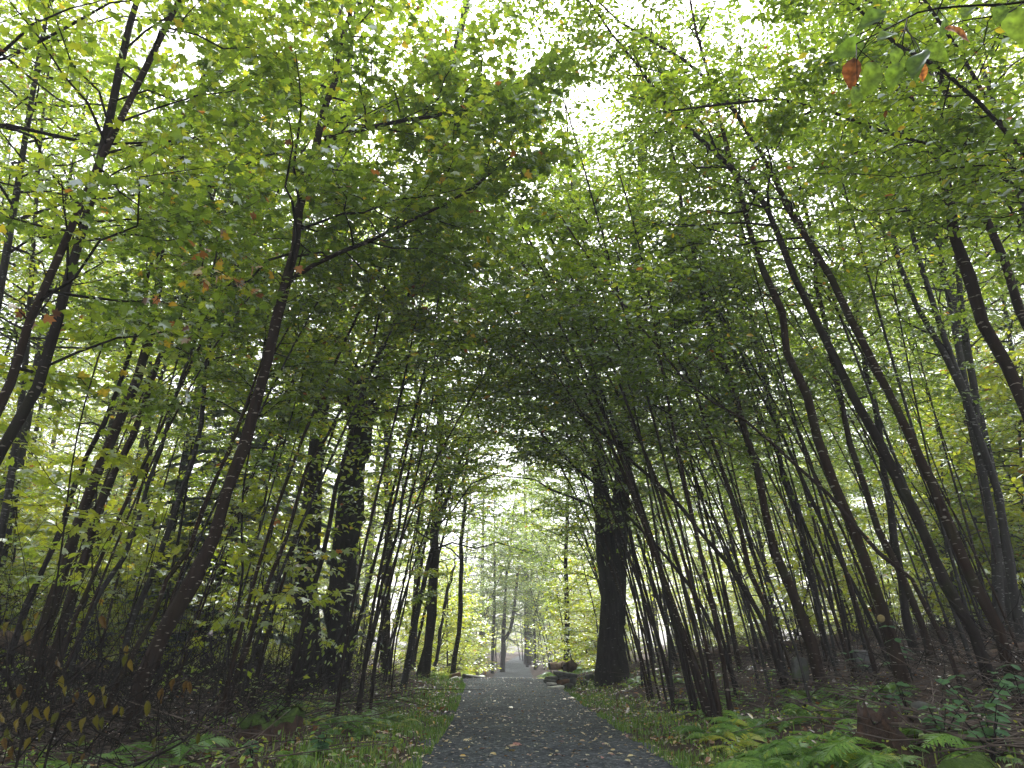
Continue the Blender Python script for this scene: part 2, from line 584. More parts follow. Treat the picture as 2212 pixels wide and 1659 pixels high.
def leaves_mesh(name, P, H, N, S, T, kind, mat, origin):
    tv, tf = TEMPLATES[kind]
    H, B, N = leaf_frames(H, N)
    V = P[:, None, :] + S[:, None, None] * (tv[None, :, 0:1] * H[:, None, :] + tv[None, :, 1:2] * B[:, None, :] + tv[None, :, 2:3] * N[:, None, :])
    V = V.reshape(-1, 3) - np.asarray(origin)
    Fc = (np.arange(len(P)) * len(tv))[:, None, None] + tf[None]
    Fc = Fc.reshape(-1, tf.shape[1])
    return mesh_from(name, V, Fc, mat, np.repeat(T, len(tv)))


def fine_leaf(w=0.30, cup=0.10, droop=0.22, wave=0.03, teeth=True, n=11):
    V, Fq, dT = [], [], []
    cols = (-1, -0.5, 0, 0.5, 1)
    for q in range(n):
        u = q / (n - 1)
        wid = w * (math.sin(math.pi * min(1, u * 0.98 + 0.01)) ** 0.75) * (1.15 - 0.45 * u)
        if q in (0, n - 1):
            wid = 0.004
        for c_ in cols:
            wd = wid * (1 + (0.10 if (teeth and abs(c_) == 1 and q % 2) else 0))
            V.append([u - 0.10 * wd * abs(c_), c_ * wd, cup * abs(c_) * wid / w - droop * u * u + wave * math.sin(9 * u + 2 * c_)])
            dT.append((0.10 if c_ == 0 else 0.0) + (0.05 if q % 2 else -0.03))
    m_ = len(cols)
    for q in range(n - 1):
        for c_ in range(m_ - 1):
            a_ = q * m_ + c_
            Fq.append([a_, a_ + 1, a_ + m_ + 1, a_ + m_])
    return np.array(V, float), np.array(Fq)[:, ::-1], np.array(dT)


FINE = {'fine': fine_leaf(), 'fine_broad': fine_leaf(0.36, 0.05, 0.15, 0.025), 'limp': fine_leaf(0.20, 0.22, 0.10, 0.05)}
for k_, v_ in FINE.items():
    TEMPLATES[k_] = v_[:2]

SINGLE = {}


def single_leaf(kind, t, mat):
    """a shared unit mesh for leaves that are objects of their own"""
    t = round(float(t) * 16) / 16
    key = (kind, t, mat.name)
    if key not in SINGLE:
        tv, tf = TEMPLATES[kind]
        SINGLE[key] = mesh_from('leaf', tv, tf, mat, np.clip(t + FINE[kind][2] * 0.5, 0, 1) if kind in FINE else np.full(len(tv), t), smooth=kind in FINE)
    return SINGLE[key]


def leaf_object(P, H, N, S, t, kind, mat, parent, origin, name='leaf'):
    H, B, N = leaf_frames(np.asarray(H, float), np.asarray(N, float))
    o = bpy.data.objects.new(name, single_leaf(kind, t, mat))
    p = np.asarray(P) - np.asarray(origin)
    o.matrix_local = Matrix(((H[0] * S, B[0] * S, N[0] * S, p[0]), (H[1] * S, B[1] * S, N[1] * S, p[1]), (H[2] * S, B[2] * S, N[2] * S, p[2]), (0, 0, 0, 1)))
    COL.objects.link(o)
    o.parent = parent
    return o


def proj(P):
    """to photo pixels, and depth"""
    q = P - CAM
    zc = q[:, 1] * _cp + q[:, 2] * _sp
    u = -q[:, 1] * _sp + q[:, 2] * _cp
    return 1106 + F * q[:, 0] / np.maximum(zc, 1e-3), 829.5 - F * u / np.maximum(zc, 1e-3), zc


def thinned(P, r):
    """the crowns leave a ragged gap in the roof over the path (a real opening between the treetops) -> keep mask"""
    x, y, zc = proj(P)
    k = np.ones(len(P), bool)
    for cx, cy, rx, ry, s in GAPS:
        e = ((x - cx) / rx) ** 2 + ((y - cy) / ry) ** 2
        k &= ~((e < 1.3) & (r.random(len(P)) < s * np.clip(1.25 - e, 0, 1)))
    return k & (zc > 1.0)


GAPS = []


def grow(nodes, radii, r, t0=0.4, nb=18, L=1.6, ntw=10, k=6, leaf=0.075, tint=(0.38, 0.12), yellow=0.02, bias=(0, 0, 0), up=0.35,
         kind='oval', droop=0.25, spread=0.62, tmax=1.0):
    """branches, twigs and leaves along a trunk -> list of (branch points, radii), twig arrays, leaf arrays"""
    n = len(nodes)
    tt = np.linspace(0, 1, n)
    branches, tw0, tw1, twr = [], [], [], []
    LP, LH, LN, LS, LT = [], [], [], [], []
    bias = np.asarray(bias, float)
    az0 = r.random() * 6.28
    for i in range(nb):
        t = t0 + (tmax - t0) * (i + r.random()) / nb
        p = np.array([np.interp(t, tt, nodes[:, a]) for a in range(3)])
        r0 = float(np.interp(t, tt, radii))
        az = az0 + i * 2.4 + r.normal() * 0.3
        d = np.array([math.cos(az), math.sin(az), 0.0]) + bias
        d /= max(np.linalg.norm(d), 1e-6)
        d = unit(d + np.array([0, 0, up + 0.25 * r.normal() + 0.6 * max(0, t - 0.75)]))
        rel = (t - t0) / max(1e-6, tmax - t0)
        ln = L * (1 - 0.55 * rel) * r.uniform(0.6, 1.25)
        s = np.linspace(0, 1, 6)
        bp = p + d * (s * ln)[:, None]
        bp[:, 2] += ln * (0.12 * s - 0.22 * s ** 2)
        bp[1:] += r.normal(size=(5, 3)) * 0.03 * ln
        br = np.maximum(min(r0 * 0.5, 0.004 + 0.0075 * ln) * (1 - 0.8 * s), 0.002)
        branches.append((bp, br))
        ts = np.linspace(0.22, 1.0, ntw)
        a = np.stack([np.interp(ts, s, bp[:, q]) for q in range(3)], -1)
        dirs = unit(np.stack([np.interp(ts, s, np.gradient(bp[:, q], s)) for q in range(3)], -1))
        side = unit(np.cross(dirs, np.array([0, 0, 1.0])))
        sg = np.where(np.arange(ntw) % 2 == 0, 1.0, -1.0)[:, None]
        td = unit(dirs * 0.75 + side * sg * r.uniform(0.5, 1.0, (ntw, 1)) + r.normal(size=(ntw, 3)) * 0.18)
        td[-1] = dirs[-1]
        tl = ln * 0.42 * (1 - 0.55 * ts) * r.uniform(0.7, 1.3, ntw) + 0.10
        e = a + td * tl[:, None]
        tw0.append(a)
        tw1.append(e)
        twr.append(np.full(ntw, 0.0028))
        u = (np.arange(k) + 0.6)[None, :] / k + r.normal(size=(ntw, k)) * 0.05
        P = a[:, None, :] + td[:, None, :] * (u * tl[:, None])[..., None]
        sd2 = unit(np.cross(td, np.array([0, 0, 1.0])))
        sgn = np.where(np.arange(k) % 2 == 0, 1.0, -1.0)[None, :, None]
        H = td[:, None, :] * 0.55 + sd2[:, None, :] * sgn * 0.85 + r.normal(size=(ntw, k, 3)) * 0.25
        H[..., 2] -= droop
        N = np.array([0, 0, 1.0]) + r.normal(size=(ntw, k, 3)) * spread
        LP.append(P.reshape(-1, 3))
        LH.append(H.reshape(-1, 3))
        LN.append(N.reshape(-1, 3))
        m_ = ntw * k
        LS.append(leaf * r.uniform(0.65, 1.25, m_))
        tb = tint[0] + r.normal() * tint[1] * 0.7
        T = np.clip(tb + r.normal(size=m_) * tint[1], 0.02, 0.74)
        yl = r.random(m_) < yellow
        T[yl] = np.where(r.random(yl.sum()) < 0.7, r.uniform(0.76, 0.88, yl.sum()), r.uniform(0.9, 1.0, yl.sum()))
        LT.append(T)
    if not branches:
        z3 = np.zeros((0, 3))
        return [], (z3, z3, np.zeros(0)), (z3, z3, z3, np.zeros(0), np.zeros(0))
    lv = (np.concatenate(LP), np.concatenate(LH), np.concatenate(LN), np.concatenate(LS), np.concatenate(LT))
    return branches, (np.concatenate(tw0), np.concatenate(tw1), np.concatenate(twr)), lv


def smooth_poly(P, n):
    """resample a polyline (Catmull-Rom) to n points evenly along its length"""
    P = np.asarray(P, float)
    Q = np.concatenate([[2 * P[0] - P[1]], P, [2 * P[-1] - P[-2]]])
    out = []
    for i in range(1, len(Q) - 2):
        p0, p1, p2, p3 = Q[i - 1], Q[i], Q[i + 1], Q[i + 2]
        for t in np.linspace(0, 1, 8, endpoint=False):
            out.append(0.5 * ((2 * p1) + (p2 - p0) * t + (2 * p0 - 5 * p1 + 4 * p2 - p3) * t * t + (3 * p1 - p0 - 3 * p2 + p3) * t ** 3))
    out.append(Q[-2])
    out = np.array(out)
    s = np.concatenate([[0], np.cumsum(np.linalg.norm(np.diff(out, axis=0), axis=1))])
    u = np.linspace(0, s[-1], n)
    return np.stack([np.interp(u, s, out[:, a]) for a in range(3)], -1)


N_LEAVES = [0]


def make_tree(name, label, cat, nodes, radii, bark, group=None, sides=7, crown=None, n_parts=0, near_leaves=0, flare=0.35, seed=0, rough=0.04,
              patches=(), forks=()):
    """a thing: trunk, branches, twigs, crown, and for near trees the largest leaves one by one"""
    r = np.random.default_rng(seed + 1000)
    base = nodes[0].copy()
    base[2] = tz(base[0], base[1])
    root = empty(name, base)
    tag(root, label, cat, group)
    h = np.linalg.norm(nodes - nodes[0], axis=1)
    R = radii * (1 + flare * np.exp(-h / 0.22))
    down = nodes.copy()
    down[0, 2] -= 0.12
    V, fc = tube(down, R, sides, rough=rough, r=r)
    obj('trunk', mesh_from('trunk', V - base, fc, bark, smooth=True), root)
    if n_parts:                      # broken stubs and knots low on the trunk
        L_ = h[-1]
        for _ in range(5):
            t_ = r.uniform(0.08, 0.5)
            k_ = int(t_ * (len(nodes) - 1))
            a_ = r.random() * 6.28
            d_ = unit(np.array([math.cos(a_), math.sin(a_), r.uniform(0.1, 0.8)]))
            ln_ = r.uniform(0.03, 0.10) + R[k_] * 0.9
            q_ = np.linspace(0, 1, 4)[:, None]
            V, fc = tube(nodes[k_] + d_ * ln_ * q_ + r.normal(size=(4, 3)) * 0.003, R[k_] * np.array([0.38, 0.28, 0.2, 0.16]), 5, 0.15, r=r)
            obj('branch_stub', mesh_from('branch_stub', V - base, fc, bark), root)
    for f_nodes, f_rad in forks:
        V, fc = tube(f_nodes, f_rad, sides, rough=rough, r=r)
        obj('fork', mesh_from('fork', V - base, fc, bark, smooth=True), root)
    if crown is None:
        return root
    brs, tw, lv = [], [[], [], []], [[], [], [], [], []]
    for q, (nn, rr) in enumerate([(nodes, radii)] + list(forks)):
        c = dict(crown)
        if q:
            c['t0'] = 0.15
            c['nb'] = max(4, int(c.get('nb', 18) * 0.6))
        b_, t_, l_ = grow(nn, rr, r, **{k_: v_ for k_, v_ in c.items()})
        brs += b_
        for a_, x_ in zip(tw, t_):
            a_.append(x_)
        for a_, x_ in zip(lv, l_):
            a_.append(x_)
    kind = crown.get('kind', 'oval')
    for (px, py, Y, rad, t_mu, n_) in patches:
        c = at(px, py, Y)
        P = c + r.normal(size=(n_, 3)) * np.array([rad, rad * 0.8, rad * 0.55])
        lv[0].append(P)
        H = r.normal(size=(n_, 3))
        H[:, 2] -= 0.6
        lv[1].append(H)
        lv[2].append(np.array([0, -0.5, 1.0]) + r.normal(size=(n_, 3)) * 0.6)
        lv[3].append(crown.get('leaf', 0.075) * r.uniform(0.8, 1.2, n_))
        lv[4].append(np.clip(t_mu + r.normal(size=n_) * 0.04, 0, 1))
        tw[0].append(np.repeat(c[None], 4, 0))
        tw[1].append(c + r.normal(size=(4, 3)) * rad)
        tw[2].append(np.full(4, 0.003))
    brs.sort(key=lambda b_: -float(b_[1][0]))
    rest = Acc()
    for q, (bp_, br_) in enumerate(brs):
        V, fc = tube(bp_, br_, 4)
        if q < n_parts:
            obj('branch', mesh_from('branch', V - base, fc, TWIG, smooth=True), root)
        else:
            rest.add(V, fc)
    V, fc = prisms(np.concatenate(tw[0]), np.concatenate(tw[1]), np.concatenate(tw[2]), np.concatenate(tw[2]) * 0.5)
    rest.add(V, fc)
    tag(obj('twigs', rest.mesh('twigs', TWIG, base), root), kind='stuff')
    P, H, N, S, T = (np.concatenate(a_) for a_ in lv)
    keep = thinned(P, r) & (P[:, 2] > terrain(P[:, 0], P[:, 1]) + 0.15)
    P, H, N, S, T = P[keep], H[keep], N[keep], S[keep], T[keep]
    N_LEAVES[0] += len(P)
    if near_leaves and len(P):
        x, y, zc = proj(P)
        vis = (x > -20) & (x < 2232) & (y > -20) & (y < 1680) & (zc > 0.5)
        size = np.where(vis, S / np.maximum(zc, 0.3), 0)
        idx = np.argsort(-size)[:near_leaves]
        idx = idx[size[idx] > 0.0095]
        for q in idx:
            leaf_object(P[q], H[q], N[q], S[q], T[q], kind, LEAF, root, base)
        m_ = np.ones(len(P), bool)
        m_[idx] = False
        P, H, N, S, T = P[m_], H[m_], N[m_], S[m_], T[m_]
    if len(P):
        far = base[1]
        k2 = kind
        if kind == 'oval':
            k2 = 'oval' if far < 8.5 else ('hex' if far < 15 else 'diamond')
        elif far > 12:
            k2 = 'hex' if far < 15 else 'diamond'
        tag(obj('crown', leaves_mesh('crown', P, H, N, S, T, k2, LEAF, base), root), kind='stuff')
    return root


def trunk_from_pixels(poly, w0, w1, Y=None, ext=2.5, seed=0, dY=0.0, n=18, tipr=0.008):
    """a trunk standing where the photograph shows it: rays at distance Y, a base on the ground, a top beyond the frame"""
    r = np.random.default_rng(seed)
    if Y is None:
        g0 = on_ground(*poly[0])
        Y = g0[1]
    m_ = len(poly)
    P = []
    for q, (x, y) in enumerate(poly):
        f = q / max(1, m_ - 1)
        P.append(at(x, y, Y + dY * f ** 1.5))
    P = np.array(P)
    gz = tz(P[0][0], P[0][1])
    d = P[0] - P[1]
    if P[0][2] > gz + 0.06:
        s = min((P[0][2] - gz) / max(-d[2], 0.05), 6.0 / max(np.linalg.norm(d), 0.01))
        b_ = P[0] + d * s * 0.92
        b_[2] = tz(b_[0], b_[1])
        P = np.concatenate([[b_], P])
    else:
        P[0][2] = gz
    zc = Y / ray(*poly[len(poly) // 2])[1]
    r0, r1 = 0.72 * w0 / 2 / F * zc, 0.72 * w1 / 2 / F * zc
    L0 = np.linalg.norm(np.diff(P, axis=0), axis=1).sum()
    if ext > 0:
        d = unit(P[-1] - P[-2])
        d2 = unit(d + np.array([0, 0, 0.25]) + r.normal(size=3) * 0.12)
        P = np.concatenate([P, [P[-1] + d2 * ext * 0.5, P[-1] + d2 * ext * 0.5 + unit(d2 + np.array([0, 0, 0.15])) * ext * 0.5]])
    Pn = smooth_poly(P, n)
    wob = r.normal(size=(n, 3)) * np.array([1, 1, 0]) * min(0.25 * r0 + 0.004, 0.022)
    wob[0] = 0
    Pn = Pn + wob
    s = np.concatenate([[0], np.cumsum(np.linalg.norm(np.diff(Pn, axis=0), axis=1))])
    R = np.interp(s, [0, L0, max(L0 + ext, L0 + 0.01)], [r0, r1, min(tipr, r1)]) * (1 + 0.07 * r.normal(size=n))
    return Pn, R


# ------------------------------------------------------------------ the trees one can tell apart
# label, outline of the trunk in the photograph (base first), width at base and top, distance or None (base seen), options
def T(name, label, cat, poly, w0, w1, Y=None, bark=None, crown=None, ext=2.5, dY=0.0, sides=7, n_parts=8, near=0, patches=(), n=18, flare=0.14, group=None, rough=0.04, forks=()):
    seed = (abs(hash_str(label))) % 100000
    nodes, R = trunk_from_pixels(poly, w0, w1, Y, ext, seed, dY, n)
    fk = []
    for fp, fw0, fw1, fe in forks:
        Yf = nodes[0][1] if Y is None else Y
        fn, fr = [], None
        Pf = np.array([at(x, y, Yf) for x, y in fp])
        zc = Yf / ray(*fp[0])[1]
        if fe > 0:
            d = unit(Pf[-1] - Pf[-2])
            Pf = np.concatenate([Pf, [Pf[-1] + unit(d + np.array([0, 0, 0.3])) * fe]])
        Pn = smooth_poly(Pf, 10)
        fk.append((Pn, np.linspace(fw0 / 2 / F * zc, fw1 / 2 / F * zc, 10)))
    return make_tree(name, label, cat, nodes, R, bark or BARK_DARK, group, sides, crown, n_parts, near, flare, seed, rough, patches, fk)


def hash_str(s):
    h = 0
    for ch in s:
        h = (h * 131 + ord(ch)) & 0x7fffffff
    return h


def C(**k):
    d = dict(t0=0.45, nb=16, L=1.6, ntw=15, k=9, leaf=0.078)
    d.update(k)
    return d


MAP = dict(kind='maple', leaf=0.088, tint=(0.42, 0.14), yellow=0.02, k=8, ntw=16)
LB = (0.5, 0.28, 0)      # left trees reach towards the path
RB = (-0.6, 0.28, 0)

# ---- left side
T('young_tree', 'dark leaning young tree cut by the photo edge, thinner trunk forking high up', 'tree',
  [(-60, 1010), (0, 873), (57, 726), (100, 626), (130, 553), (187, 400), (220, 347), (283, 213), (335, 100), (390, 0)], 30, 18, 6.0, BARK_BIRCH,
  C(t0=0.30, nb=19, L=1.9, bias=LB, **MAP), near=200, ext=2.5, patches=[(75, 680, 6.0, 0.10, 0.96, 6)])
T('young_tree', 'thick dark leaning trunk at the photo edge crossing behind its thinner twin', 'tree',
  [(-50, 1080), (17, 950), (67, 853), (97, 760), (133, 663), (167, 533), (195, 430), (215, 317), (253, 177), (283, 67), (303, 0)], 36, 22, 6.4, BARK_DARK,
  C(t0=0.30, nb=19, L=1.9, bias=LB, **MAP), near=150, ext=2.5)
T('young_tree', 'mossy leaning tree in the low clump beside the twin trunks, straight stem', 'tree',
  [(77, 1523), (87, 1389), (110, 1319), (140, 1223), (173, 1123), (187, 1100), (233, 970), (277, 870), (307, 780), (327, 703), (337, 630), (347, 553), (360, 500), (367, 427), (393, 317), (417, 233), (443, 127), (452, 20)],
  38, 10, None, BARK_RED, C(t0=0.40, nb=30, L=1.7, bias=LB, **MAP), near=200, ext=1.2,
  patches=[(480, 590, 6.6, 0.25, 0.9, 26), (340, 645, 6.2, 0.05, 0.97, 2)])
T('young_tree', 'green algae covered stem leaning out of the same low clump, forked top', 'tree',
  [(95, 1500), (110, 1440), (133, 1373), (157, 1293), (183, 1206), (207, 1116), (227, 1053), (263, 990), (293, 920), (323, 843), (357, 753), (377, 703), (400, 643), (430, 553), (440, 500), (467, 410), (500, 317)],
  26, 7, None, BARK_RED, C(t0=0.42, nb=26, L=1.6, bias=LB, **MAP), near=120, ext=1.5, forks=[([(500, 317), (560, 270), (620, 235)], 7, 4, 0.6)],
  patches=[(425, 600, 6.3, 0.05, 0.97, 2), (415, 715, 6.3, 0.06, 0.98, 3)])
T('young_tree', 'stout leaning birch with pale bark dashes rising beside the mossy stump', 'tree',
  [(280, 1586), (300, 1496), (337, 1406), (377, 1329), (417, 1239), (460, 1149), (480, 1086), (520, 970), (550, 886), (577, 786), (600, 703), (620, 620), (633, 533), (653, 443), (677, 340), (700, 250), (730, 150), (755, 0)],
  43, 16, None, BARK_BIRCH, C(t0=0.42, nb=36, L=1.9, bias=LB, **MAP), near=250, ext=2.0, sides=10, n=24,
  forks=[([(620, 610), (700, 560), (800, 520), (900, 470), (1000, 420)], 11, 5, 0.8), ([(700, 300), (780, 280), (860, 262), (960, 245)], 12, 5, 0.8)],
  patches=[(1040, 40, 9.5, 0.8, 0.42, 220), (1100, 130, 9.8, 0.6, 0.42, 140), (1000, 160, 9.5, 0.6, 0.42, 140), (960, 30, 9, 0.7, 0.45, 160), (505, 610, 7.0, 0.06, 0.97, 3), (555, 630, 7.0, 0.06, 0.97, 3), (660, 410, 7.0, 0.05, 0.95, 1)])
T('sapling', 'thin sapling leaning at the far edge beside the low clump', 'sapling',
  [(5, 1490), (33, 1383), (67, 1279), (100, 1216), (133, 1146), (153, 1086), (200, 970), (230, 903), (260, 813), (283, 753), (300, 686), (325, 560)], 22, 9, None, BARK_DARK,
  C(t0=0.5, nb=18, L=1.4, bias=LB, **MAP), near=60)
T('sapling', 'slender grey sapling between the low clump and the stout birch', 'sapling',
  [(147, 1480), (160, 1416), (193, 1333), (220, 1273), (267, 1206), (300, 1123), (333, 1010), (360, 930), (390, 820), (417, 746), (440, 660)], 17, 8, 9.0, BARK_GREY,
  C(t0=0.5, nb=18, L=1.4, bias=LB, **MAP))
T('sapling', 'curved brown sapling bending up behind the stout birch', 'sapling',
  [(233, 1536), (263, 1459), (293, 1399), (333, 1319), (360, 1256), (400, 1206), (430, 1123), (475, 1020), (520, 900), (560, 800)], 20, 8, 8.2, BARK_RED,
  C(t0=0.5, nb=18, L=1.4, bias=LB, **MAP))
T('sapling', 'nearly upright grey sapling seen through the leaning stems', 'sapling',
  [(255, 1450), (273, 1389), (300, 1306), (320, 1256), (350, 1173), (377, 1106), (427, 953), (443, 836), (453, 753), (463, 620), (470, 520)], 20, 10, 10.5, BARK_GREY,
  C(t0=0.5, nb=20, L=1.5, bias=LB, **MAP), patches=[(520, 560, 10.5, 0.3, 0.86, 30)])
T('sapling', 'thin upright dark stem behind the birch in the brush', 'sapling',
  [(340, 1440), (347, 1373), (365, 1270), (383, 1173), (400, 1060), (420, 930)], 12, 7, 12.5, BARK_DARK, C(t0=0.4, nb=14, L=1.3, bias=LB, **MAP))
T('tree', 'crooked dark tree with a kinked trunk deep in the left woods', 'tree',
  [(362, 1440), (352, 1360), (343, 1280), (325, 1190), (318, 1120), (312, 1040), (318, 930), (322, 800)], 22, 12, 17, BARK_DARK, C(t0=0.35, nb=24, L=2.2, leaf=0.11, tint=(0.5, 0.1)), ext=5)
T('sapling', 'leaning sapling rooted just behind the mossy stump', 'sapling',
  [(477, 1566), (500, 1489), (533, 1383), (573, 1279), (610, 1189), (637, 1093), (667, 1000), (707, 946), (750, 860), (800, 760)], 16, 7, None, BARK_BIRCH,
  C(t0=0.5, nb=22, L=1.5, bias=LB, tint=(0.42, 0.12), yellow=0.03))
T('sapling', 'straight dark sapling crossing in front of the two great trunks', 'sapling',
  [(617, 1536), (633, 1439), (650, 1356), (683, 1256), (710, 1139), (740, 1000), (770, 900), (800, 800), (850, 700)], 17, 8, None, BARK_DARK,
  C(t0=0.5, nb=22, L=1.6, bias=LB, tint=(0.40, 0.12), yellow=0.03))
T('sapling', 'whip thin sapling left of the twin great trunks', 'sapling',
  [(488, 1450), (505, 1350), (525, 1240), (522, 1106), (540, 960), (565, 800)], 8, 5, 10.0, BARK_DARK, C(t0=0.45, nb=14, L=1.2, bias=LB, **MAP))
T('sapling', 'whip thin straight sapling nearest the left great trunk', 'sapling',
  [(522, 1430), (540, 1280), (562, 1120), (600, 950), (640, 800)], 8, 5, 11.0, BARK_DARK, C(t0=0.45, nb=14, L=1.2, bias=LB, **MAP))
T('sapling', 'dark slanting sapling between the twin trunks and the path', 'sapling',
  [(780, 1490), (800, 1390), (814, 1323), (837, 1223), (854, 1156), (866, 1100), (884, 1003), (900, 930), (930, 840)], 13, 6, 12.5, BARK_DARK,
  C(t0=0.4, nb=24, L=1.6, bias=LB, tint=(0.38, 0.12), yellow=0.03), patches=[(870, 1010, 13, 0.25, 0.84, 30)])
T('sapling', 'fine sapling with low leaves beside the path before the split trunk', 'sapling',
  [(847, 1473), (856, 1390), (874, 1306), (890, 1200), (905, 1120)], 5, 4, 14.5, BARK_DARK, C(t0=0.25, nb=14, L=0.9, tint=(0.55, 0.1)))
# the two great trunks
T('old_tree', 'left one of the two great dark trunks with furrowed bark', 'tree',
  [(668, 1485), (662, 1400), (658, 1300), (665, 1200), (676, 1080), (684, 950), (695, 850), (712, 760), (730, 650)], 78, 34, 13.5, BARK_OLD,
  C(t0=0.45, nb=36, L=3.0, ntw=12, leaf=0.085, tint=(0.40, 0.12), yellow=0.03), ext=8, sides=12, n_parts=10, rough=0.06, flare=0.3,
  patches=[(670, 1180, 13.0, 0.22, 0.6, 26), (650, 1240, 13.0, 0.2, 0.62, 20), (680, 1060, 13.1, 0.25, 0.55, 26), (645, 1330, 12.9, 0.2, 0.6, 20), (690, 1400, 12.9, 0.25, 0.55, 30)])
T('old_tree', 'right one of the two great dark trunks, widening into a fork overhead', 'tree',
  [(722, 1475), (730, 1380), (738, 1260), (750, 1130), (762, 1030), (776, 930), (782, 890)], 84, 74, 14.0, BARK_OLD,
  C(t0=0.8, nb=44, L=3.2, ntw=15, leaf=0.085, tint=(0.40, 0.12), yellow=0.03), ext=1.0, sides=12, n_parts=8, rough=0.06, flare=0.3,
  patches=[(745, 1200, 13.4, 0.2, 0.5, 24), (765, 1100, 13.4, 0.25, 0.55, 30), (730, 1330, 13.4, 0.25, 0.5, 30), (775, 1000, 13.4, 0.3, 0.6, 30), (760, 1400, 13.3, 0.25, 0.5, 26)],
  forks=[([(772, 930), (752, 840), (738, 740), (735, 620)], 34, 16, 8), ([(784, 930), (812, 850), (838, 760), (870, 640)], 34, 14, 9)])
T('tree', 'reddish grey straight trunk standing beyond the two great trunks', 'tree',
  [(834, 1445), (834, 1306), (837, 1173), (838, 1020), (834, 900), (830, 760)], 29, 22, 20, BARK_FAR, C(t0=0.5, nb=24, L=2.6, leaf=0.10, tint=(0.5, 0.1), yellow=0.05), ext=5, sides=9,
  patches=[(850, 1060, 19, 0.5, 0.9, 40)])
T('tree', 'pale grey trunk half hidden in leaves behind the flared dark trunk', 'tree',
  [(890, 1430), (897, 1306), (904, 1206), (908, 1100), (912, 980)], 26, 18, 26, BARK_FAR, C(t0=0.35, nb=26, L=2.6, leaf=0.11, tint=(0.5, 0.1)), ext=7, sides=9)
T('tree', 'dark trunk with a flared base standing at the left edge of the path crest', 'tree',
  [(912, 1466), (927, 1389), (934, 1273), (938, 1173), (947, 1100), (950, 1000), (952, 900)], 28, 20, 18.5, BARK_OLD, C(t0=0.42, nb=32, L=2.5, leaf=0.09, tint=(0.42, 0.13), yellow=0.05), ext=5, sides=10, flare=0.7,
  patches=[(970, 1050, 18, 0.6, 0.88, 130), (930, 1100, 18, 0.4, 0.9, 60)])
T('snag', 'slanting broken dead stem behind the flared dark trunk', 'dead tree',
  [(940, 1440), (950, 1370), (960, 1306), (970, 1260), (977, 1229)], 12, 9, 24, BARK_DARK, None, ext=0.3, sides=7)
T('tree', 'slim straight trunk by the pale stones on the left of the crest', 'tree',
  [(977, 1458), (987, 1389), (994, 1306), (997, 1206), (1002, 1106), (1005, 1000)], 15, 11, 20.5, BARK_GREY, C(t0=0.3, nb=30, L=2.0, leaf=0.09, tint=(0.5, 0.12), yellow=0.05), ext=4, sides=8)
# far end of the path
T('tree', 'misty forked tree standing in the path at the far end', 'tree',
  [(1085, 1440), (1087, 1383), (1089, 1340), (1092, 1280)], 15, 9, 52, BARK_DARK, C(t0=0.5, nb=26, L=3.5, leaf=0.14, tint=(0.35, 0.1)), ext=8, sides=8,
  forks=[([(1087, 1385), (1098, 1372), (1106, 1346), (1112, 1300)], 8, 5, 4)])
T('tree', 'misty straight trunk just left of the far forked tree', 'tree',
  [(1064, 1440), (1066, 1380), (1068, 1310)], 11, 8, 50, BARK_DARK, C(t0=0.4, nb=24, L=3.2, leaf=0.14, tint=(0.35, 0.1)), ext=9)
T('tree', 'misty thin trunk right of the far forked tree', 'tree',
  [(1139, 1441), (1136, 1390), (1135, 1330)], 9, 7, 60, BARK_DARK, C(t0=0.4, nb=24, L=3.2, leaf=0.15, tint=(0.35, 0.1)), ext=9)
T('tree', 'misty trunk at the right border of the far dark hollow', 'tree',
  [(1156, 1440), (1155, 1390), (1156, 1330)], 9, 7, 56, BARK_DARK, C(t0=0.4, nb=24, L=3.2, leaf=0.15, tint=(0.35, 0.1)), ext=9)
T('tree', 'dark leaf wrapped trunk beyond the stone pile', 'tree',
  [(1224, 1430), (1224, 1350), (1224, 1273), (1222, 1180)], 17, 13, 27, BARK_DARK, C(t0=0.2, nb=36, L=2.4, leaf=0.11, tint=(0.5, 0.12), yellow=0.03, bias=(-0.3, -0.3, 0)), ext=6)
# ---- right side
T('old_tree', 'great double trunked tree standing beside the path near the stone pile', 'tree',
  [(1320, 1447), (1320, 1380), (1319, 1300), (1312, 1220), (1306, 1160), (1300, 1060), (1290, 940)], 76, 36, 16.5, BARK_OLD,
  C(t0=0.6, nb=44, L=3.2, ntw=15, leaf=0.085, tint=(0.38, 0.12), yellow=0.03, bias=(-0.3, -0.2, 0)), ext=9, sides=12, n_parts=10, rough=0.06, flare=0.35,
  patches=[(1345, 1130, 15.9, 0.22, 0.5, 28), (1300, 1110, 15.9, 0.2, 0.5, 22), (1330, 1200, 15.9, 0.2, 0.5, 18), (1350, 1060, 15.9, 0.3, 0.45, 34)],
  forks=[([(1330, 1350), (1334, 1240), (1337, 1150), (1342, 1060), (1352, 950)], 40, 24, 8)])
RS = dict(bias=RB, tint=(0.36, 0.12), yellow=0.015)
T('young_tree', 'straight brown stem with white flecks nearest the path verge ferns', 'tree',
  [(1778, 1489), (1752, 1406), (1728, 1323), (1705, 1266), (1682, 1199), (1658, 1123), (1648, 1103), (1632, 1020), (1612, 946), (1595, 870), (1572, 803), (1542, 730), (1522, 653), (1508, 586), (1485, 500), (1470, 420)],
  32, 11, None, BARK_RED, C(t0=0.48, nb=26, L=1.8, **RS), near=60, sides=8)
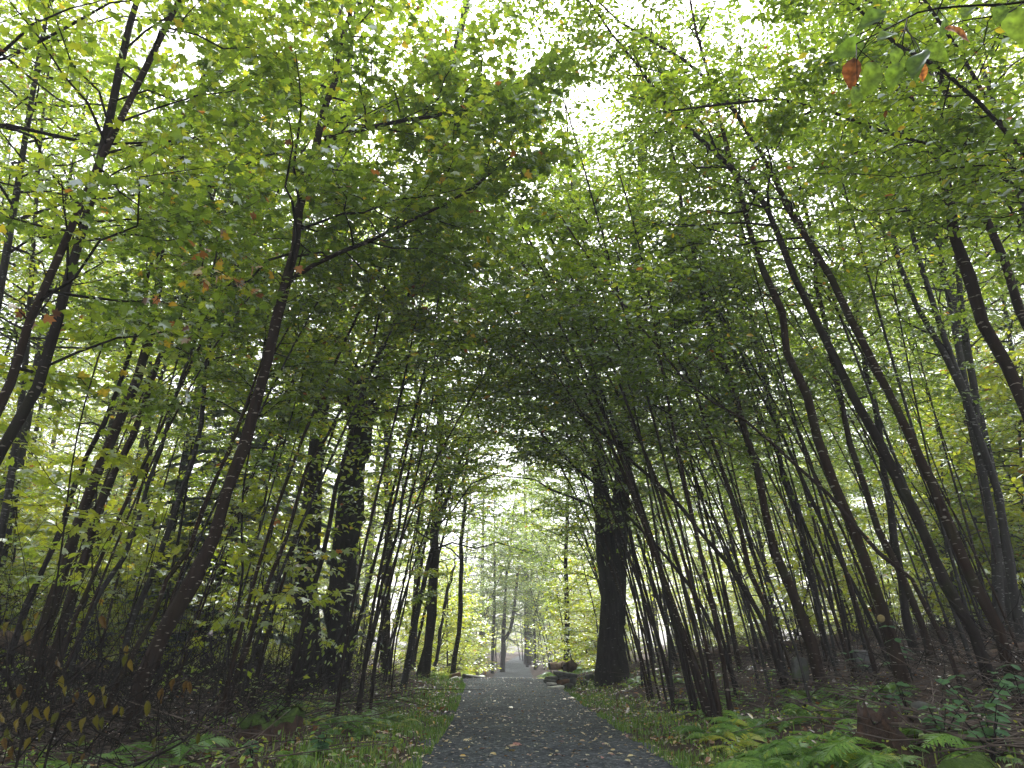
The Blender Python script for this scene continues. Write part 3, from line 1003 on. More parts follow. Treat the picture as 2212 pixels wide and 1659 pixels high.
T('young_tree', 'dark stem close behind the straight brown one', 'tree',
  [(1792, 1443), (1775, 1356), (1755, 1256), (1735, 1173), (1722, 1106), (1702, 1053), (1675, 920), (1652, 820), (1632, 736), (1618, 620), (1600, 500)], 23, 10, None, BARK_DARK, C(t0=0.5, nb=22, L=1.7, **RS))
T('young_tree', 'leaning stem carrying a round yellow bracket low on its trunk', 'tree',
  [(1958, 1489), (1932, 1399), (1908, 1339), (1882, 1256), (1855, 1179), (1828, 1116), (1812, 1086), (1795, 1020), (1768, 946), (1752, 886), (1728, 820), (1705, 760), (1688, 693), (1662, 620), (1638, 553), (1632, 533), (1608, 450), (1578, 350), (1555, 260), (1535, 187), (1518, 117), (1498, 33)],
  34, 9, None, BARK_RED, C(t0=0.45, nb=32, L=1.9, **RS), near=90, sides=8, n=22)
T('young_tree', 'mossy bowed trunk sweeping up over the bracket stem', 'tree',
  [(2150, 1489), (2125, 1423), (2092, 1346), (2058, 1289), (2025, 1213), (1995, 1156), (1965, 1100), (1925, 1003), (1892, 953), (1852, 893), (1825, 836), (1802, 780), (1772, 713), (1742, 646), (1715, 596), (1692, 560), (1675, 500), (1648, 440), (1575, 353), (1500, 290), (1420, 200), (1340, 90), (1270, 0)],
  35, 8, None, BARK_DARK, C(t0=0.42, nb=34, L=1.9, **RS), near=120, sides=8, n=24,
  patches=[(1260, 60, 8.5, 0.7, 0.36, 240), (1170, 20, 8.8, 0.7, 0.36, 200), (1350, 40, 8.5, 0.7, 0.36, 200), (1160, 190, 9.5, 0.55, 0.34, 130), (1080, 230, 9.5, 0.5, 0.34, 110)])
T('young_tree', 'mossy trunk with a crook at mid height beside the bowed one', 'tree',
  [(2190, 1470), (2162, 1383), (2142, 1339), (2108, 1266), (2075, 1183), (2048, 1126), (2008, 1033), (1975, 970), (1942, 903), (1918, 843), (1888, 793), (1852, 720), (1828, 670), (1805, 623), (1775, 570), (1748, 533), (1715, 467), (1668, 383), (1628, 307), (1575, 227), (1520, 160), (1450, 110), (1330, 40)],
  31, 8, None, BARK_RED, C(t0=0.42, nb=34, L=1.9, **RS), near=120, sides=8, n=24, patches=[(1530, 262, 7.6, 0.16, 0.85, 14), (1590, 250, 7.6, 0.12, 0.85, 10)])
T('young_tree', 'thick banded trunk near the photo edge with a long straight lean', 'tree',
  [(2260, 1010), (2205, 900), (2168, 786), (2142, 740), (2125, 680), (2108, 630), (2075, 553), (2055, 483), (2038, 400), (2022, 333), (1995, 283), (1975, 233), (1952, 180), (1918, 107), (1875, 0)],
  42, 20, 7.0, BARK_BIRCH, C(t0=0.42, nb=30, L=1.9, **RS), near=150, sides=9, n=22)
T('young_tree', 'pale banded trunk leaning outermost at the photo edge', 'tree',
  [(2250, 760), (2195, 636), (2158, 533), (2128, 460), (2108, 400), (2092, 333), (2068, 267), (2045, 200), (2025, 150), (2008, 83), (1985, 10)], 28, 18, 8.0, BARK_BIRCH,
  C(t0=0.45, nb=28, L=1.8, **RS), near=60, sides=8)
T('young_tree', 'black leaning stem high at the photo edge crossing the banded trunks', 'tree',
  [(2330, 470), (2212, 340), (2175, 293), (2125, 240), (2075, 187), (2015, 140), (1960, 110), (1900, 60)], 20, 10, 5.0, BARK_DARK, C(t0=0.5, nb=22, L=1.5, **RS), near=120, ext=1.0)
T('sapling', 'thin black stem above the banded trunks near the corner', 'sapling',
  [(2290, 420), (2178, 283), (2128, 200), (2088, 127), (2058, 83), (2022, 33), (1990, -10)], 15, 10, 5.6, BARK_DARK, C(t0=0.5, nb=20, L=1.4, **RS), near=80, ext=1.0)
T('young_tree', 'upright grey trunk standing straight among the leaning stems', 'tree',
  [(2153, 1375), (2155, 1223), (2138, 1106), (2115, 953), (2102, 820), (2088, 753), (2075, 636), (2068, 553), (2055, 467), (2048, 367), (2025, 233), (2000, 90)], 27, 12, 12.0, BARK_GREY,
  C(t0=0.45, nb=28, L=1.9, **RS), sides=8)
T('young_tree', 'grey stem splitting in two at shoulder height before the upright grey trunk', 'tree',
  [(2205, 1390), (2180, 1220), (2160, 1100), (2142, 1020), (2118, 936), (2095, 873), (2068, 813), (2035, 753), (2008, 713), (1985, 660), (1965, 620), (1942, 553), (1918, 433), (1895, 340), (1858, 227), (1830, 120)], 24, 8, 10.5, BARK_GREY,
  C(t0=0.5, nb=24, L=1.7, **RS), forks=[([(2095, 873), (2068, 806), (2048, 753), (2025, 686), (2005, 620), (1988, 570), (1965, 480)], 14, 8, 2.0)])
T('sapling', 'slender straight sapling at the brush pile left of the bracket stem', 'sapling',
  [(1825, 1400), (1802, 1323), (1782, 1239), (1752, 1166), (1725, 1106), (1700, 1030), (1660, 940), (1620, 850)], 10, 6, 11.5, BARK_DARK, C(t0=0.5, nb=18, L=1.4, **RS))
T('young_tree', 'strongly leaning stem reaching low over the path from the ferns', 'tree',
  [(1708, 1503), (1688, 1443), (1662, 1373), (1635, 1313), (1605, 1273), (1575, 1223), (1542, 1183), (1495, 1123), (1440, 1060), (1370, 1000), (1290, 930), (1200, 850)], 17, 7, None, BARK_DARK,
  C(t0=0.55, nb=26, L=1.6, **RS))
T('young_tree', 'stem rising steeply beside the strongly leaning one', 'tree',
  [(1700, 1490), (1672, 1423), (1655, 1323), (1618, 1229), (1602, 1156), (1588, 1106), (1560, 1010), (1520, 900), (1480, 800), (1420, 690), (1340, 590)], 17, 7, 10.5, BARK_RED, C(t0=0.5, nb=26, L=1.7, **RS))
T('young_tree', 'thin stem arching from the verge toward the great double trunk', 'tree',
  [(1598, 1489), (1582, 1456), (1558, 1406), (1528, 1333), (1502, 1283), (1475, 1246), (1420, 1180), (1350, 1110), (1290, 1050), (1220, 990)], 13, 6, None, BARK_DARK, C(t0=0.5, nb=26, L=1.6, **RS))
T('young_tree', 'twin stem leaning just uphill of the bracket stem', 'tree',
  [(1915, 1410), (1875, 1323), (1825, 1229), (1792, 1163), (1765, 1106), (1730, 1030), (1690, 940), (1640, 840), (1590, 740), (1530, 640)], 15, 7, 11.0, BARK_DARK, C(t0=0.5, nb=24, L=1.6, **RS))
T('young_tree', 'broad dark trunk uphill in the brush, almost upright', 'tree',
  [(1985, 1450), (1968, 1380), (1955, 1306), (1928, 1139), (1920, 1060), (1900, 930), (1870, 780), (1840, 640), (1810, 500)], 24, 12, 12.5, BARK_DARK, C(t0=0.48, nb=24, L=1.8, **RS))
T('young_tree', 'long lean trunk in the middle of the right thicket', 'tree',
  [(2025, 1470), (2008, 1420), (1985, 1333), (1948, 1246), (1902, 1156), (1882, 1106), (1858, 1036), (1835, 936), (1808, 826), (1785, 703), (1762, 570), (1740, 440), (1700, 320)], 22, 10, 10.5, BARK_RED, C(t0=0.48, nb=26, L=1.8, **RS))
T('young_tree', 'thin lean stem crossing low in front of the mid thicket trunk', 'tree',
  [(2088, 1506), (2055, 1423), (2022, 1356), (1988, 1279), (1955, 1233), (1908, 1199), (1858, 1146), (1828, 1116), (1760, 1040), (1690, 980), (1600, 900), (1500, 840)], 15, 7, None, BARK_BIRCH, C(t0=0.55, nb=24, L=1.5, **RS))
T('young_tree', 'long black limb like stem sweeping across the upper canopy', 'tree',
  [(2420, 560), (2300, 470), (2170, 390), (2080, 330), (1960, 300), (1860, 265), (1740, 225), (1640, 210), (1560, 225)], 16, 8, 6.0, BARK_DARK, C(t0=0.5, nb=18, L=1.2, **RS), near=60, ext=0.5)

# ------------------------------------------------------------------ copies
def copy_tree(root, loc, rz, sc, label, group):
    c = root.copy()
    c.location = [float(v) for v in loc]
    c.rotation_euler = (0, 0, rz)
    c.scale = (sc, sc, sc)
    c['label'] = label
    c['group'] = group
    COL.objects.link(c)
    for ch in root.children:
        d = ch.copy()
        COL.objects.link(d)
        d.parent = c
    return c


def zone(x, Y):
    px = float(proj(np.array([[x, Y, tz(x, Y)]]))[0][0])
    if px > 1106:
        side = [(1400, 'beside the double trunk'), (1520, 'uphill of the great trunk'), (1640, 'above the bed of ferns'), (1750, 'by the standing stone slab'),
                (1860, 'by the dark upright boulder'), (1950, 'near the bracket stem'), (2050, 'above the hollow stump'), (2140, 'near the upright grey trunk'), (9999, 'toward the uphill photo edge')]
    else:
        side = [(80, 'toward the low photo edge'), (200, 'by the low clump'), (330, 'by the stout birch'), (450, 'just past the stout birch'), (560, 'behind the mossy stump'), (700, 'by the great trunks'),
                (830, 'past the great trunks'), (930, 'by the flared trunk'), (1106, 'by the crest stones')]
    return next(t_ for lim, t_ in side if px < lim)


def depth_word(Y, words_=((11, 'in front'), (15, 'midway in'), (20, 'farther back'), (28, 'deep in'), (40, 'in the haze'), (999, 'lost in the haze'))):
    return next(w_ for lim, w_ in words_ if Y < lim)


# ------------------------------------------------------------------ thicket of thin stems on both sides
def leaning_stem(x0, Y, lean, h, rb, bark, cr, lab, grp, seed, name='sapling'):
    r = np.random.default_rng(seed)
    s = np.linspace(0, 1, 12)
    ly = r.normal() * 0.4 - 0.2
    q = seed % 17
    nodes = np.stack([x0 + lean * (0.55 * s + 0.45 * s ** 2) + 0.05 * np.sin(s * 7 + q), Y + ly * s ** 1.4 + 0.05 * np.sin(s * 5 + 2 * q),
                      tz(x0, Y) + h * (s - 0.06 * s ** 2)], -1)
    return make_tree(name, lab, name.replace('young_', ''), nodes, np.linspace(rb, 0.008, 12), bark, grp, 6, cr, 0, 0, 0.3, seed)


BARKS = [BARK_DARK, BARK_RED, BARK_GREY, BARK_BIRCH]
SPEC = [('thin dark sapling in the dense thicket of leaning stems uphill of the ferns', 'stems of the right thicket', 170, 11),
        ('thin dark sapling in the brush on the low side of the path', 'stems of the left thicket', 44, 8)]
for side_i, (lab, grp, cnt, n_proto) in enumerate(SPEC):
    stems = []
    for q in range(cnt):
        r = np.random.default_rng(500 + side_i * 1000 + q)
        if side_i == 0:
            Y = r.uniform(9, 28)
            px = r.uniform(1375, 2230) if Y < 18 else r.uniform(1340, 2100)
            x0 = max(at(px, 1450, Y)[0], float(path_x(Y)) + HALF_W + 1.0)
        else:
            Y = r.uniform(8, 24)
            px = r.uniform(20, 560) if q % 4 else r.uniform(760, 880)
            x0 = min(at(px, 1450, Y)[0], float(path_x(Y)) - HALF_W - 1.0)
        rz_, sc_ = r.normal() * 0.45, r.uniform(0.75, 1.2)
        bw = ('dark', 'reddish brown', 'grey', 'pale flecked')[(q % n_proto) % 4]
        lab = '%s %s sapling %s, %s' % ('whip thin' if sc_ < 0.9 else ('thin' if sc_ < 1.05 else 'slender tall'), bw, zone(x0, Y), depth_word(Y))
        if q < n_proto:
            lean = -r.uniform(0.8, 3.4) if side_i == 0 else r.uniform(0.5, 2.6)
            cr = C(t0=0.45, nb=int(r.integers(11, 17)), L=r.uniform(1.2, 1.8), ntw=11, k=7, leaf=0.08)
            if side_i:
                cr.update(dict(tint=(0.50, 0.12), yellow=0.03), bias=LB)
            else:
                cr.update(RS)
            stems.append(leaning_stem(x0, Y, lean, r.uniform(6.0, 9.5), r.uniform(0.010, 0.027), BARKS[q % 4], cr, lab, grp, 9000 + side_i * 1000 + q))
        else:
            copy_tree(stems[q % n_proto], (x0, Y, tz(x0, Y)), rz_, sc_, lab, grp)

# taller stems arching over the path, one after the other into the distance
arch = []
for q in range(34):
    r = np.random.default_rng(7700 + q)
    sgn = 1 if q % 2 else -1
    Y = 13.0 + 1.25 * q + r.normal() * 0.6
    if q >= 8 and 22 < Y < 41:
        continue
    x0 = float(path_x(Y)) + sgn * (HALF_W + r.uniform(0.9, 2.8))
    lab, grp = [('slim arching stem, low side, one of a receding line', 'arching stems on the low side of the path'),
                ('slim arching stem, uphill side, one of a receding line', 'arching stems on the uphill side of the path')][q % 2]
    lab = lab.replace('one of a receding line', '%s, %s' % (zone(x0, Y), depth_word(Y, ((16, 'nearest'), (20, 'second group'), (45, 'past the clearing'), (50, 'far down the path'), (999, 'farthest in the mist')))))
    if q < 8:
        cr = C(t0=0.28, nb=28, L=r.uniform(2.0, 2.7), ntw=14, k=8, leaf=0.09, tint=(0.44, 0.13), yellow=0.03, bias=(-0.45 * sgn, -0.1, 0))
        arch.append(leaning_stem(x0, Y, -sgn * r.uniform(1.6, 2.8), r.uniform(7.5, 10.5), r.uniform(0.03, 0.06), BARKS[q % 3], cr, lab, grp, 9900 + q))
    else:
        copy_tree(arch[q % 8], (x0, Y, tz(x0, Y)), r.normal() * 0.35, r.uniform(0.8, 1.15), lab, grp)

# ------------------------------------------------------------------ woods behind: prototypes copied tree by tree
def proto_tree(name, cat, x, y, h, rb, bark, seed, crown, bend=0.4):
    r = np.random.default_rng(seed)
    z0 = tz(x, y)
    s = np.linspace(0, 1, 14)
    a = r.normal(size=2) * bend
    nodes = np.stack([x + a[0] * s + 0.15 * np.sin(s * 5 + seed), y + a[1] * s + 0.15 * np.sin(s * 4 + seed * 2), z0 + h * s], -1)
    R = np.linspace(rb, 0.015, 14) ** 1.0
    return make_tree(name, 'temporary label to be replaced', cat, nodes, R, bark, None, 8, crown, 0, 0, 0.4, seed + 77)


protos = []
PR = [(16, 0.16, BARK_FAR, dict(t0=0.14, nb=80, L=3.4, ntw=15, k=8, leaf=0.13, tint=(0.60, 0.10), yellow=0.02)),
      (13, 0.11, BARK_GREY, dict(t0=0.12, nb=70, L=2.8, ntw=14, k=8, leaf=0.125, tint=(0.66, 0.09), yellow=0.03)),
      (18, 0.20, BARK_FAR, dict(t0=0.16, nb=84, L=3.6, ntw=15, k=8, leaf=0.135, tint=(0.54, 0.10), yellow=0.02)),
      (11, 0.08, BARK_DARK, dict(t0=0.10, nb=60, L=2.4, ntw=14, k=8, leaf=0.115, tint=(0.68, 0.09), yellow=0.06)),
      (12, 0.10, BARK_FAR, dict(t0=0.12, nb=56, L=2.6, ntw=13, k=8, leaf=0.12, tint=(0.72, 0.10), yellow=0.30))]
SH = [(3.2, 0.025, BARK_DARK, dict(t0=0.06, nb=34, L=1.4, ntw=11, k=7, leaf=0.10, tint=(0.70, 0.07), yellow=0.03)),
      (2.2, 0.02, BARK_DARK, dict(t0=0.05, nb=30, L=1.2, ntw=11, k=7, leaf=0.095, tint=(0.72, 0.06), yellow=0.05)),
      (4.2, 0.03, BARK_GREY, dict(t0=0.08, nb=38, L=1.6, ntw=11, k=7, leaf=0.10, tint=(0.66, 0.09), yellow=0.03))]
WOODS_L, WOODS_R, WOODS_F = 'woods beyond the left thicket', 'woods beyond the right thicket', 'woods at the far end of the path'
places = []
r = np.random.default_rng(42)
for q in range(40):
    Y = r.uniform(24, 64)
    places.append((-r.uniform(4.5 + 0.05 * Y, 8 + 0.62 * Y), Y, 'left'))
for q in range(40):
    Y = r.uniform(24, 64)
    places.append((r.uniform(5.5 + 0.05 * Y, 8 + 0.62 * Y), Y, 'right'))
for q in range(26):
    Y = r.uniform(62, 96)
    places.append((r.uniform(-22, 24), Y, 'far'))
LABT = {'left': ('tall broadleaf tree in the misty woods beyond the stems on the low side', WOODS_L),
        'right': ('tall broadleaf tree in the misty woods behind the uphill thicket', WOODS_R),
        'far': ('pale misty tree closing the view at the end of the path', WOODS_F)}
first = {}
for q, (x, Y, sd_) in enumerate(places):
    pi = int(r.integers(0, 5)) if r.random() < 0.9 else 4
    if pi == 4 and r.random() < 0.5:
        pi = 1
    lab, grp = LABT[sd_]
    lab = '%s tree %s, %s, %s' % (('tall broadleaf', 'grey barked', 'very tall old', 'slim dark', 'yellowing')[pi], zone(x, Y), depth_word(Y), 'low side woods' if sd_ == 'left' else ('uphill woods' if sd_ == 'right' else 'far view'))
    if pi not in first:
        h, rb, bk, cr = PR[pi]
        t = proto_tree('tree', 'tree', x, Y, h, rb, bk, 300 + pi, cr)
        tag(t, lab, 'tree', grp)
        first[pi] = t
    else:
        copy_tree(first[pi], (x, Y, tz(x, Y)), r.uniform(0, 6.28), r.uniform(0.8, 1.25), lab, grp)
for q in range(16):
    x, Y = r.uniform(-9, 14), r.uniform(84, 122)
    copy_tree(first[q % 4], (x, Y, tz(x, Y)), r.uniform(0, 6.28), r.uniform(0.8, 1.1), LABT['far'][0], WOODS_F)
for q in range(26):
    Y = r.uniform(56, 82)
    x = float(path_x(Y)) + r.uniform(-4, 4)
    if abs(x - float(path_x(Y))) < 0.9 and Y < 70:
        continue
    copy_tree(arch[q % 8], (x, Y, tz(x, Y)), r.uniform(0, 6.28), r.uniform(0.7, 1.1), 'thin misty stem in the dark hollow at the end of the path', 'stems of the far hollow')
for q, (x, Y) in enumerate([(-6.5, -4.0), (7.0, -3.5), (-2.6, -11), (3.2, -12.0), (-9.5, -8.0), (9.0, -9), (-12, -1), (13, -2)]):
    copy_tree(first[q % 4], (x, Y, tz(x, Y)), r.uniform(0, 6.28), r.uniform(0.75, 0.95), 'tall broadleaf tree of the woods closing over the path behind the viewer', 'woods behind the viewer')
hi = []
for q in range(3):
    Y = (13.5, 17, 15)[q]
    x = (-9.0, -7.5, 9.5)[q]
    hi.append(proto_tree('tree', 'tree', x, Y, (13, 15, 12)[q], (0.09, 0.12, 0.08)[q], BARK_GREY, 350 + q,
                         dict(t0=0.45, nb=46, L=3.0, ntw=14, k=8, leaf=0.10, tint=(0.5, 0.12), yellow=0.03, spread=0.7), 0.8))
    tag(hi[-1], *([('tree with a high spreading crown among the left stems', 'tree', 'high crowned trees of the left woods'), ('tree with a high spreading crown behind the right thicket', 'tree', 'high crowned trees of the right woods')][q == 2]))
for q in range(9):
    Y = r.uniform(11, 22)
    xq = -(2.5 + r.uniform(0.30, 0.70) * Y)
    copy_tree(hi[q % 3], (xq, Y, tz(-8, Y)), r.uniform(0, 6.28), r.uniform(0.85, 1.15), 'tree with a high spreading crown %s, %s' % (zone(xq, Y), depth_word(Y)), 'high crowned trees of the left woods')
for q in range(9):
    Y = r.uniform(13, 23)
    xq = 3.5 + r.uniform(0.35, 0.70) * Y
    copy_tree(hi[q % 3], (xq, Y, tz(9, Y)), r.uniform(0, 6.28), r.uniform(0.85, 1.15), 'tree with a high spreading crown %s, %s' % (zone(xq, Y), depth_word(Y)), 'high crowned trees of the right woods')
for q, (x, Y) in enumerate([(-5.6, 6.6), (5.9, 7.2), (-6.6, 9.0), (7.2, 9.5)]):
    copy_tree(hi[q % 3], (x, Y, tz(x, Y)), r.uniform(0, 6.28), 0.95, 'tall high crowned tree just beyond the photo edge, crown spreading overhead', 'trees flanking the view')
# understorey bushes
firsts = {}
LABS = {'left': ('bright green leafy bush lit in the woods beyond the left thicket', 'bushes beyond the left thicket'),
        'right': ('bright green leafy bush lit in the woods behind the right thicket', 'bushes beyond the right thicket'),
        'path': ('leafy bush overhanging the far stretch of the path', 'bushes along the far path')}
bush_places = []
for q in range(16):
    Y = r.uniform(12, 24)
    bush_places.append((-r.uniform(3.0 + 0.30 * Y, 4 + 0.72 * Y), Y, 'left'))
    Y = r.uniform(14, 26)
    bush_places.append((r.uniform(3.0 + 0.36 * Y, 4 + 0.72 * Y), Y, 'right'))
for q in range(70):
    Y = r.uniform(13, 42)
    bush_places.append((-r.uniform(4.0 + 0.06 * Y, 4 + 0.66 * Y), Y, 'left'))
for q in range(64):
    Y = r.uniform(16, 42)
    bush_places.append((r.uniform(5.0 + 0.06 * Y, 5 + 0.66 * Y), Y, 'right'))
for q in range(34):
    Y = r.uniform(24, 60)
    sgn = 1 if q % 2 else -1
    bush_places.append((float(path_x(Y)) + sgn * r.uniform(2.0, 4.5), Y, 'path'))
for q, (x, Y, sd_) in enumerate(bush_places):
    pi = q % 3
    lab, grp = LABS[sd_]
    lab = '%s leafy bush %s, %s' % (('bright green', 'low yellow green', 'tall green')[pi] if q >= 32 else ('big bright green', 'big yellow green', 'very tall green')[pi], zone(x, Y), depth_word(Y)) + ('' if sd_ != 'path' else '')
    if pi not in firsts:
        h, rb, bk, cr = SH[pi]
        t = proto_tree('bush', 'bush', x, Y, h, rb, bk, 400 + pi, cr, bend=0.3)
        tag(t, lab, 'bush', grp)
        firsts[pi] = t
    else:
        copy_tree(firsts[pi], (x, Y, tz(x, Y) - 0.05), r.uniform(0, 6.28), r.uniform(1.1, 1.7) if q < 32 else r.uniform(0.7, 1.3), lab, grp)


MLAB = ['bright maple sapling reaching out behind the stout birch', 'bright maple sapling in the gap before the two great trunks', 'bright maple sapling low at the far edge of the brush',
        'bright maple sapling between the low clump and the grey sapling', 'bright maple sapling by the bare lower hemlock trunk', 'yellow green maple sapling at the foot of the reddish grey trunk',
        'yellow green maple sapling between the great trunks and the slanting sapling', 'bright maple sapling in the brush behind the mossy stump', 'bright maple sapling under the twin leaning trunks',
        'yellow green maple sapling near the flared dark trunk']
for q, (px, Y) in enumerate([(545, 11.0), (600, 12.5), (60, 8.0), (215, 10.0), (455, 13.5), (815, 17.0), (760, 16.0), (560, 9.5), (110, 11.5), (880, 20.0)]):
    x0 = at(px, 1450, Y)[0]
    leaning_stem(x0, Y, r.uniform(-0.3, 0.8), r.uniform(2.4, 4.2), 0.012, BARK_DARK, dict(t0=0.35, nb=12, L=1.1, ntw=6, k=4, leaf=0.12, kind='maple', tint=(0.66, 0.05), yellow=0.03, spread=0.5), MLAB[q], None, 8300 + q, 'maple_sapling')


for q in range(26):
    x, Y = r.uniform(-9, 14), r.uniform(80, 116)
    copy_tree(firsts[q % 3], (x, Y, tz(x, Y) - 0.05), r.uniform(0, 6.28), r.uniform(1.2, 2.0), 'misty bush closing the view beyond the end of the path, one of a wall', 'bushes at the far end of the path')


# dark conifer in the left woods
def conifer(label, x, y, h, rb, seed, group=None):
    r = np.random.default_rng(seed)
    base = np.array([x, y, tz(x, y)])
    root = empty('hemlock_tree', base)
    tag(root, label, 'tree', group)
    s = np.linspace(0, 1, 14)
    nodes = np.stack([0 * s, 0 * s, h * s], -1)
    V, fc = tube(nodes, np.linspace(rb, 0.02, 14), 8, 0.04, r=r)
    obj('trunk', mesh_from('trunk', V, fc, BARK_FAR, smooth=True), root)
    br = Acc()
    P, H, N, S = [], [], [], []
    nb = 90
    for i in range(nb):
        t = 0.12 + 0.86 * (i + r.random()) / nb
        az = i * 2.4
        ln = (1 - t) * h * 0.30 + 0.5
        d = np.array([math.cos(az), math.sin(az), 0.05])
        ss = np.linspace(0, 1, 6)
        bp_ = np.array([0, 0, t * h]) + d * (ss * ln)[:, None]
        bp_[:, 2] -= 0.28 * ln * ss ** 2
        V, fc = tube(bp_, np.linspace(0.018, 0.004, 6), 3)
        br.add(V, fc)
        m_ = int(46 * ln)
        u = r.uniform(0.15, 1, m_)
        c = np.stack([np.interp(u, ss, bp_[:, a]) for a in range(3)], -1)
        sdv = np.array([-math.sin(az), math.cos(az), 0.0])
        sg = np.where(r.random(m_) < 0.5, 1, -1)[:, None]
        P.append(c)
        H.append(d * 0.6 + sdv * sg * r.uniform(0.3, 1.0, (m_, 1)) + np.array([0, 0, -0.15]) + r.normal(size=(m_, 3)) * 0.1)
        N.append(np.array([0, 0, 1.0]) + r.normal(size=(m_, 3)) * 0.3)
        S.append(r.uniform(0.14, 0.30, m_))
    tag(obj('branches', br.mesh('branches', TWIG), root), kind='stuff')
    P, H, N, S = np.concatenate(P), np.concatenate(H), np.concatenate(N), np.concatenate(S)
    tag(obj('crown', leaves_mesh('crown', P, H, N, S, r.random(len(P)), 'diamond', NEEDLE, (0, 0, 0)), root), kind='stuff')
    return root


x, y, z = at(560, 1420, 19)
conifer('dark hemlock with drooping sprays behind the left leaning stems', x, y, 8.5, 0.13, 61)
x, y, z = at(443, 1420, 17)
conifer('dark hemlock with a bare lower trunk deeper behind the stout birch', x, y, 7.0, 0.11, 62)
x, y, z = at(1040, 1420, 66)
conifer('misty blue hemlock rising over the far end of the path', x, y, 17, 0.25, 63)


ROOTS = {o['label']: o for o in bpy.data.objects if o.type == 'EMPTY' and 'label' in o}

# ------------------------------------------------------------------ stones, logs, stumps, bench
def blob_mesh(name, size, r, mat, boxy=0.55, rough=0.10, sub=3):
    bm = bmesh.new()
    bmesh.ops.create_icosphere(bm, subdivisions=sub, radius=1.0)
    V = np.array([v.co[:] for v in bm.verts])
    Fc = np.array([[v.index for v in f.verts] for f in bm.faces])
    bm.free()
    V = np.sign(V) * np.abs(V) ** boxy
    k1, k2 = r.normal(size=(3, 3)) * 2.2, r.normal(size=(3, 3)) * 5
    V = V * (1 + rough * np.sin(V @ k1).sum(1, keepdims=True) * 0.5 + rough * 0.35 * np.sin(V @ k2).sum(1, keepdims=True) * 0.5)
    return mesh_from(name, V * np.asarray(size) * 0.5, Fc, mat, smooth=False)


def stone(label, px, py, w, h, Y, mat, seed, depth=None, tilt=0.0, rz=0.0, name='flat_stone', group=None, boxy=0.55, rough=0.10):
    r = np.random.default_rng(seed)
    k = Y / ray(px, py)[1] / F
    c = at(px, py, Y)
    o = obj(name, blob_mesh(name, (w * k * 1.1, depth or w * k * 0.8, h * k * 1.15), r, mat, boxy, rough), loc=c)
    o.rotation_euler = (0, tilt, rz)
    return tag(o, label, 'stone', group)


GP = 'stones stacked on the right of the path crest'
YS = 16.9
stone('long dark slab capping the stone pile, sloping down', 1218.6, 1457, 47, 9, YS, STONE_DARK, 1, 0.3, 0.16, 0.1, group=GP)
stone('thin dark stone jutting out under the capping slab', 1192, 1465, 24, 7, YS - 0.05, STONE_DARK, 2, 0.3, -0.05, 0.2, group=GP)
stone('dark flat stone at the path edge midway down the pile', 1187, 1471, 26, 7, YS - 0.1, STONE_DARK, 3, 0.3, 0.04, -0.1, group=GP)
stone('small grey stone right under the middle of the capping slab', 1213, 1464, 20, 9, YS, STONE_DARK, 4, 0.3, 0.0, 0.3, group=GP)
stone('rusty brown stone in the middle of the pile', 1216, 1473, 26, 10, YS - 0.05, STONE_BROWN, 5, 0.32, -0.12, 0.1, group=GP)
stone('blocky dark stone standing at the uphill end of the pile', 1233, 1473, 18, 22, YS + 0.05, STONE_DARK, 6, 0.3, 0.1, 0.2, group=GP)
stone('pale lichen covered slab low on the path side of the pile', 1190, 1477, 20, 6, YS - 0.15, STONE_PALE, 7, 0.26, 0.05, 0.1, group=GP)
stone('long pale slab lying lowest at the foot of the pile', 1201, 1485.5, 33, 7, YS - 0.3, STONE_PALE, 8, 0.3, -0.06, 0.15, group=GP)
stone('thin black stone just above the lowest pale slab', 1198, 1480, 25, 5, YS - 0.15, STONE_DARK, 9, 0.3, 0.0, 0.0, group=GP)
stone('dark rounded stone at the foot of the pile on the uphill end', 1227, 1483, 20, 11, YS - 0.1, STONE_DARK, 10, 0.3, 0.0, 0.4, group=GP)
stone('rounded grey boulder uphill beside the stone pile', 1261, 1475, 17, 12, YS, STONE_MOSS, 11, None, 0, 0.3, 'boulder', boxy=0.8)
stone('grey boulder half sunk behind the pile near the great trunk', 1274, 1462, 20, 12, YS + 0.6, STONE_MOSS, 12, None, 0, 0.7, 'boulder', boxy=0.8)
GL = 'stones on the left of the path crest'
stone('brown topped stone by the slim straight trunk', 983, 1461, 24, 12, 19.3, STONE_BROWN, 13, 0.26, -0.25, 0.2, group=GL)
stone('pale sloping stone in front of the brown topped one', 979, 1468, 22, 8, 19.0, STONE_PALE, 14, 0.24, -0.4, 0.1, group=GL)
stone('small pale stone beside the sloping one, nearer the path', 991, 1468, 13, 7, 19.0, STONE_PALE, 15, 0.18, -0.35, 0.4, group=GL)
stone('long flat dark sided slab with a pale top at the path crest', 1026, 1464, 44, 7, 19.6, STONE_DARK, 16, 0.3, 0.1, 0.05, group=GL)
stone('pale flat stone lying on the long slab', 1020, 1460, 26, 4, 19.65, STONE_PALE, 17, 0.22, 0.1, 0.05, group=GL)
stone('knobby dark stone at the inner end of the long slab', 1003, 1461, 9, 9, 19.5, STONE_DARK, 18, 0.14, 0, 0.3, group=GL, boxy=0.8)
stone('upright grey stone slab in the brush behind the verge ferns', 1728, 1447, 32, 44, 10.5, STONE_MOSS, 19, 0.10, 0.06, 0.2, 'standing_stone', boxy=0.35, rough=0.05)
stone('dark upright boulder at the brush pile by the bracket stem', 1860, 1438, 40, 60, 11.0, STONE_DARK, 20, 0.22, -0.05, 0.3, 'standing_stone', boxy=0.5)
stone('low mossy boulder among the litter behind the hollow stump', 1995, 1530, 44, 26, 6.6, STONE_MOSS, 21, None, 0, 0.2, 'boulder', boxy=0.85)


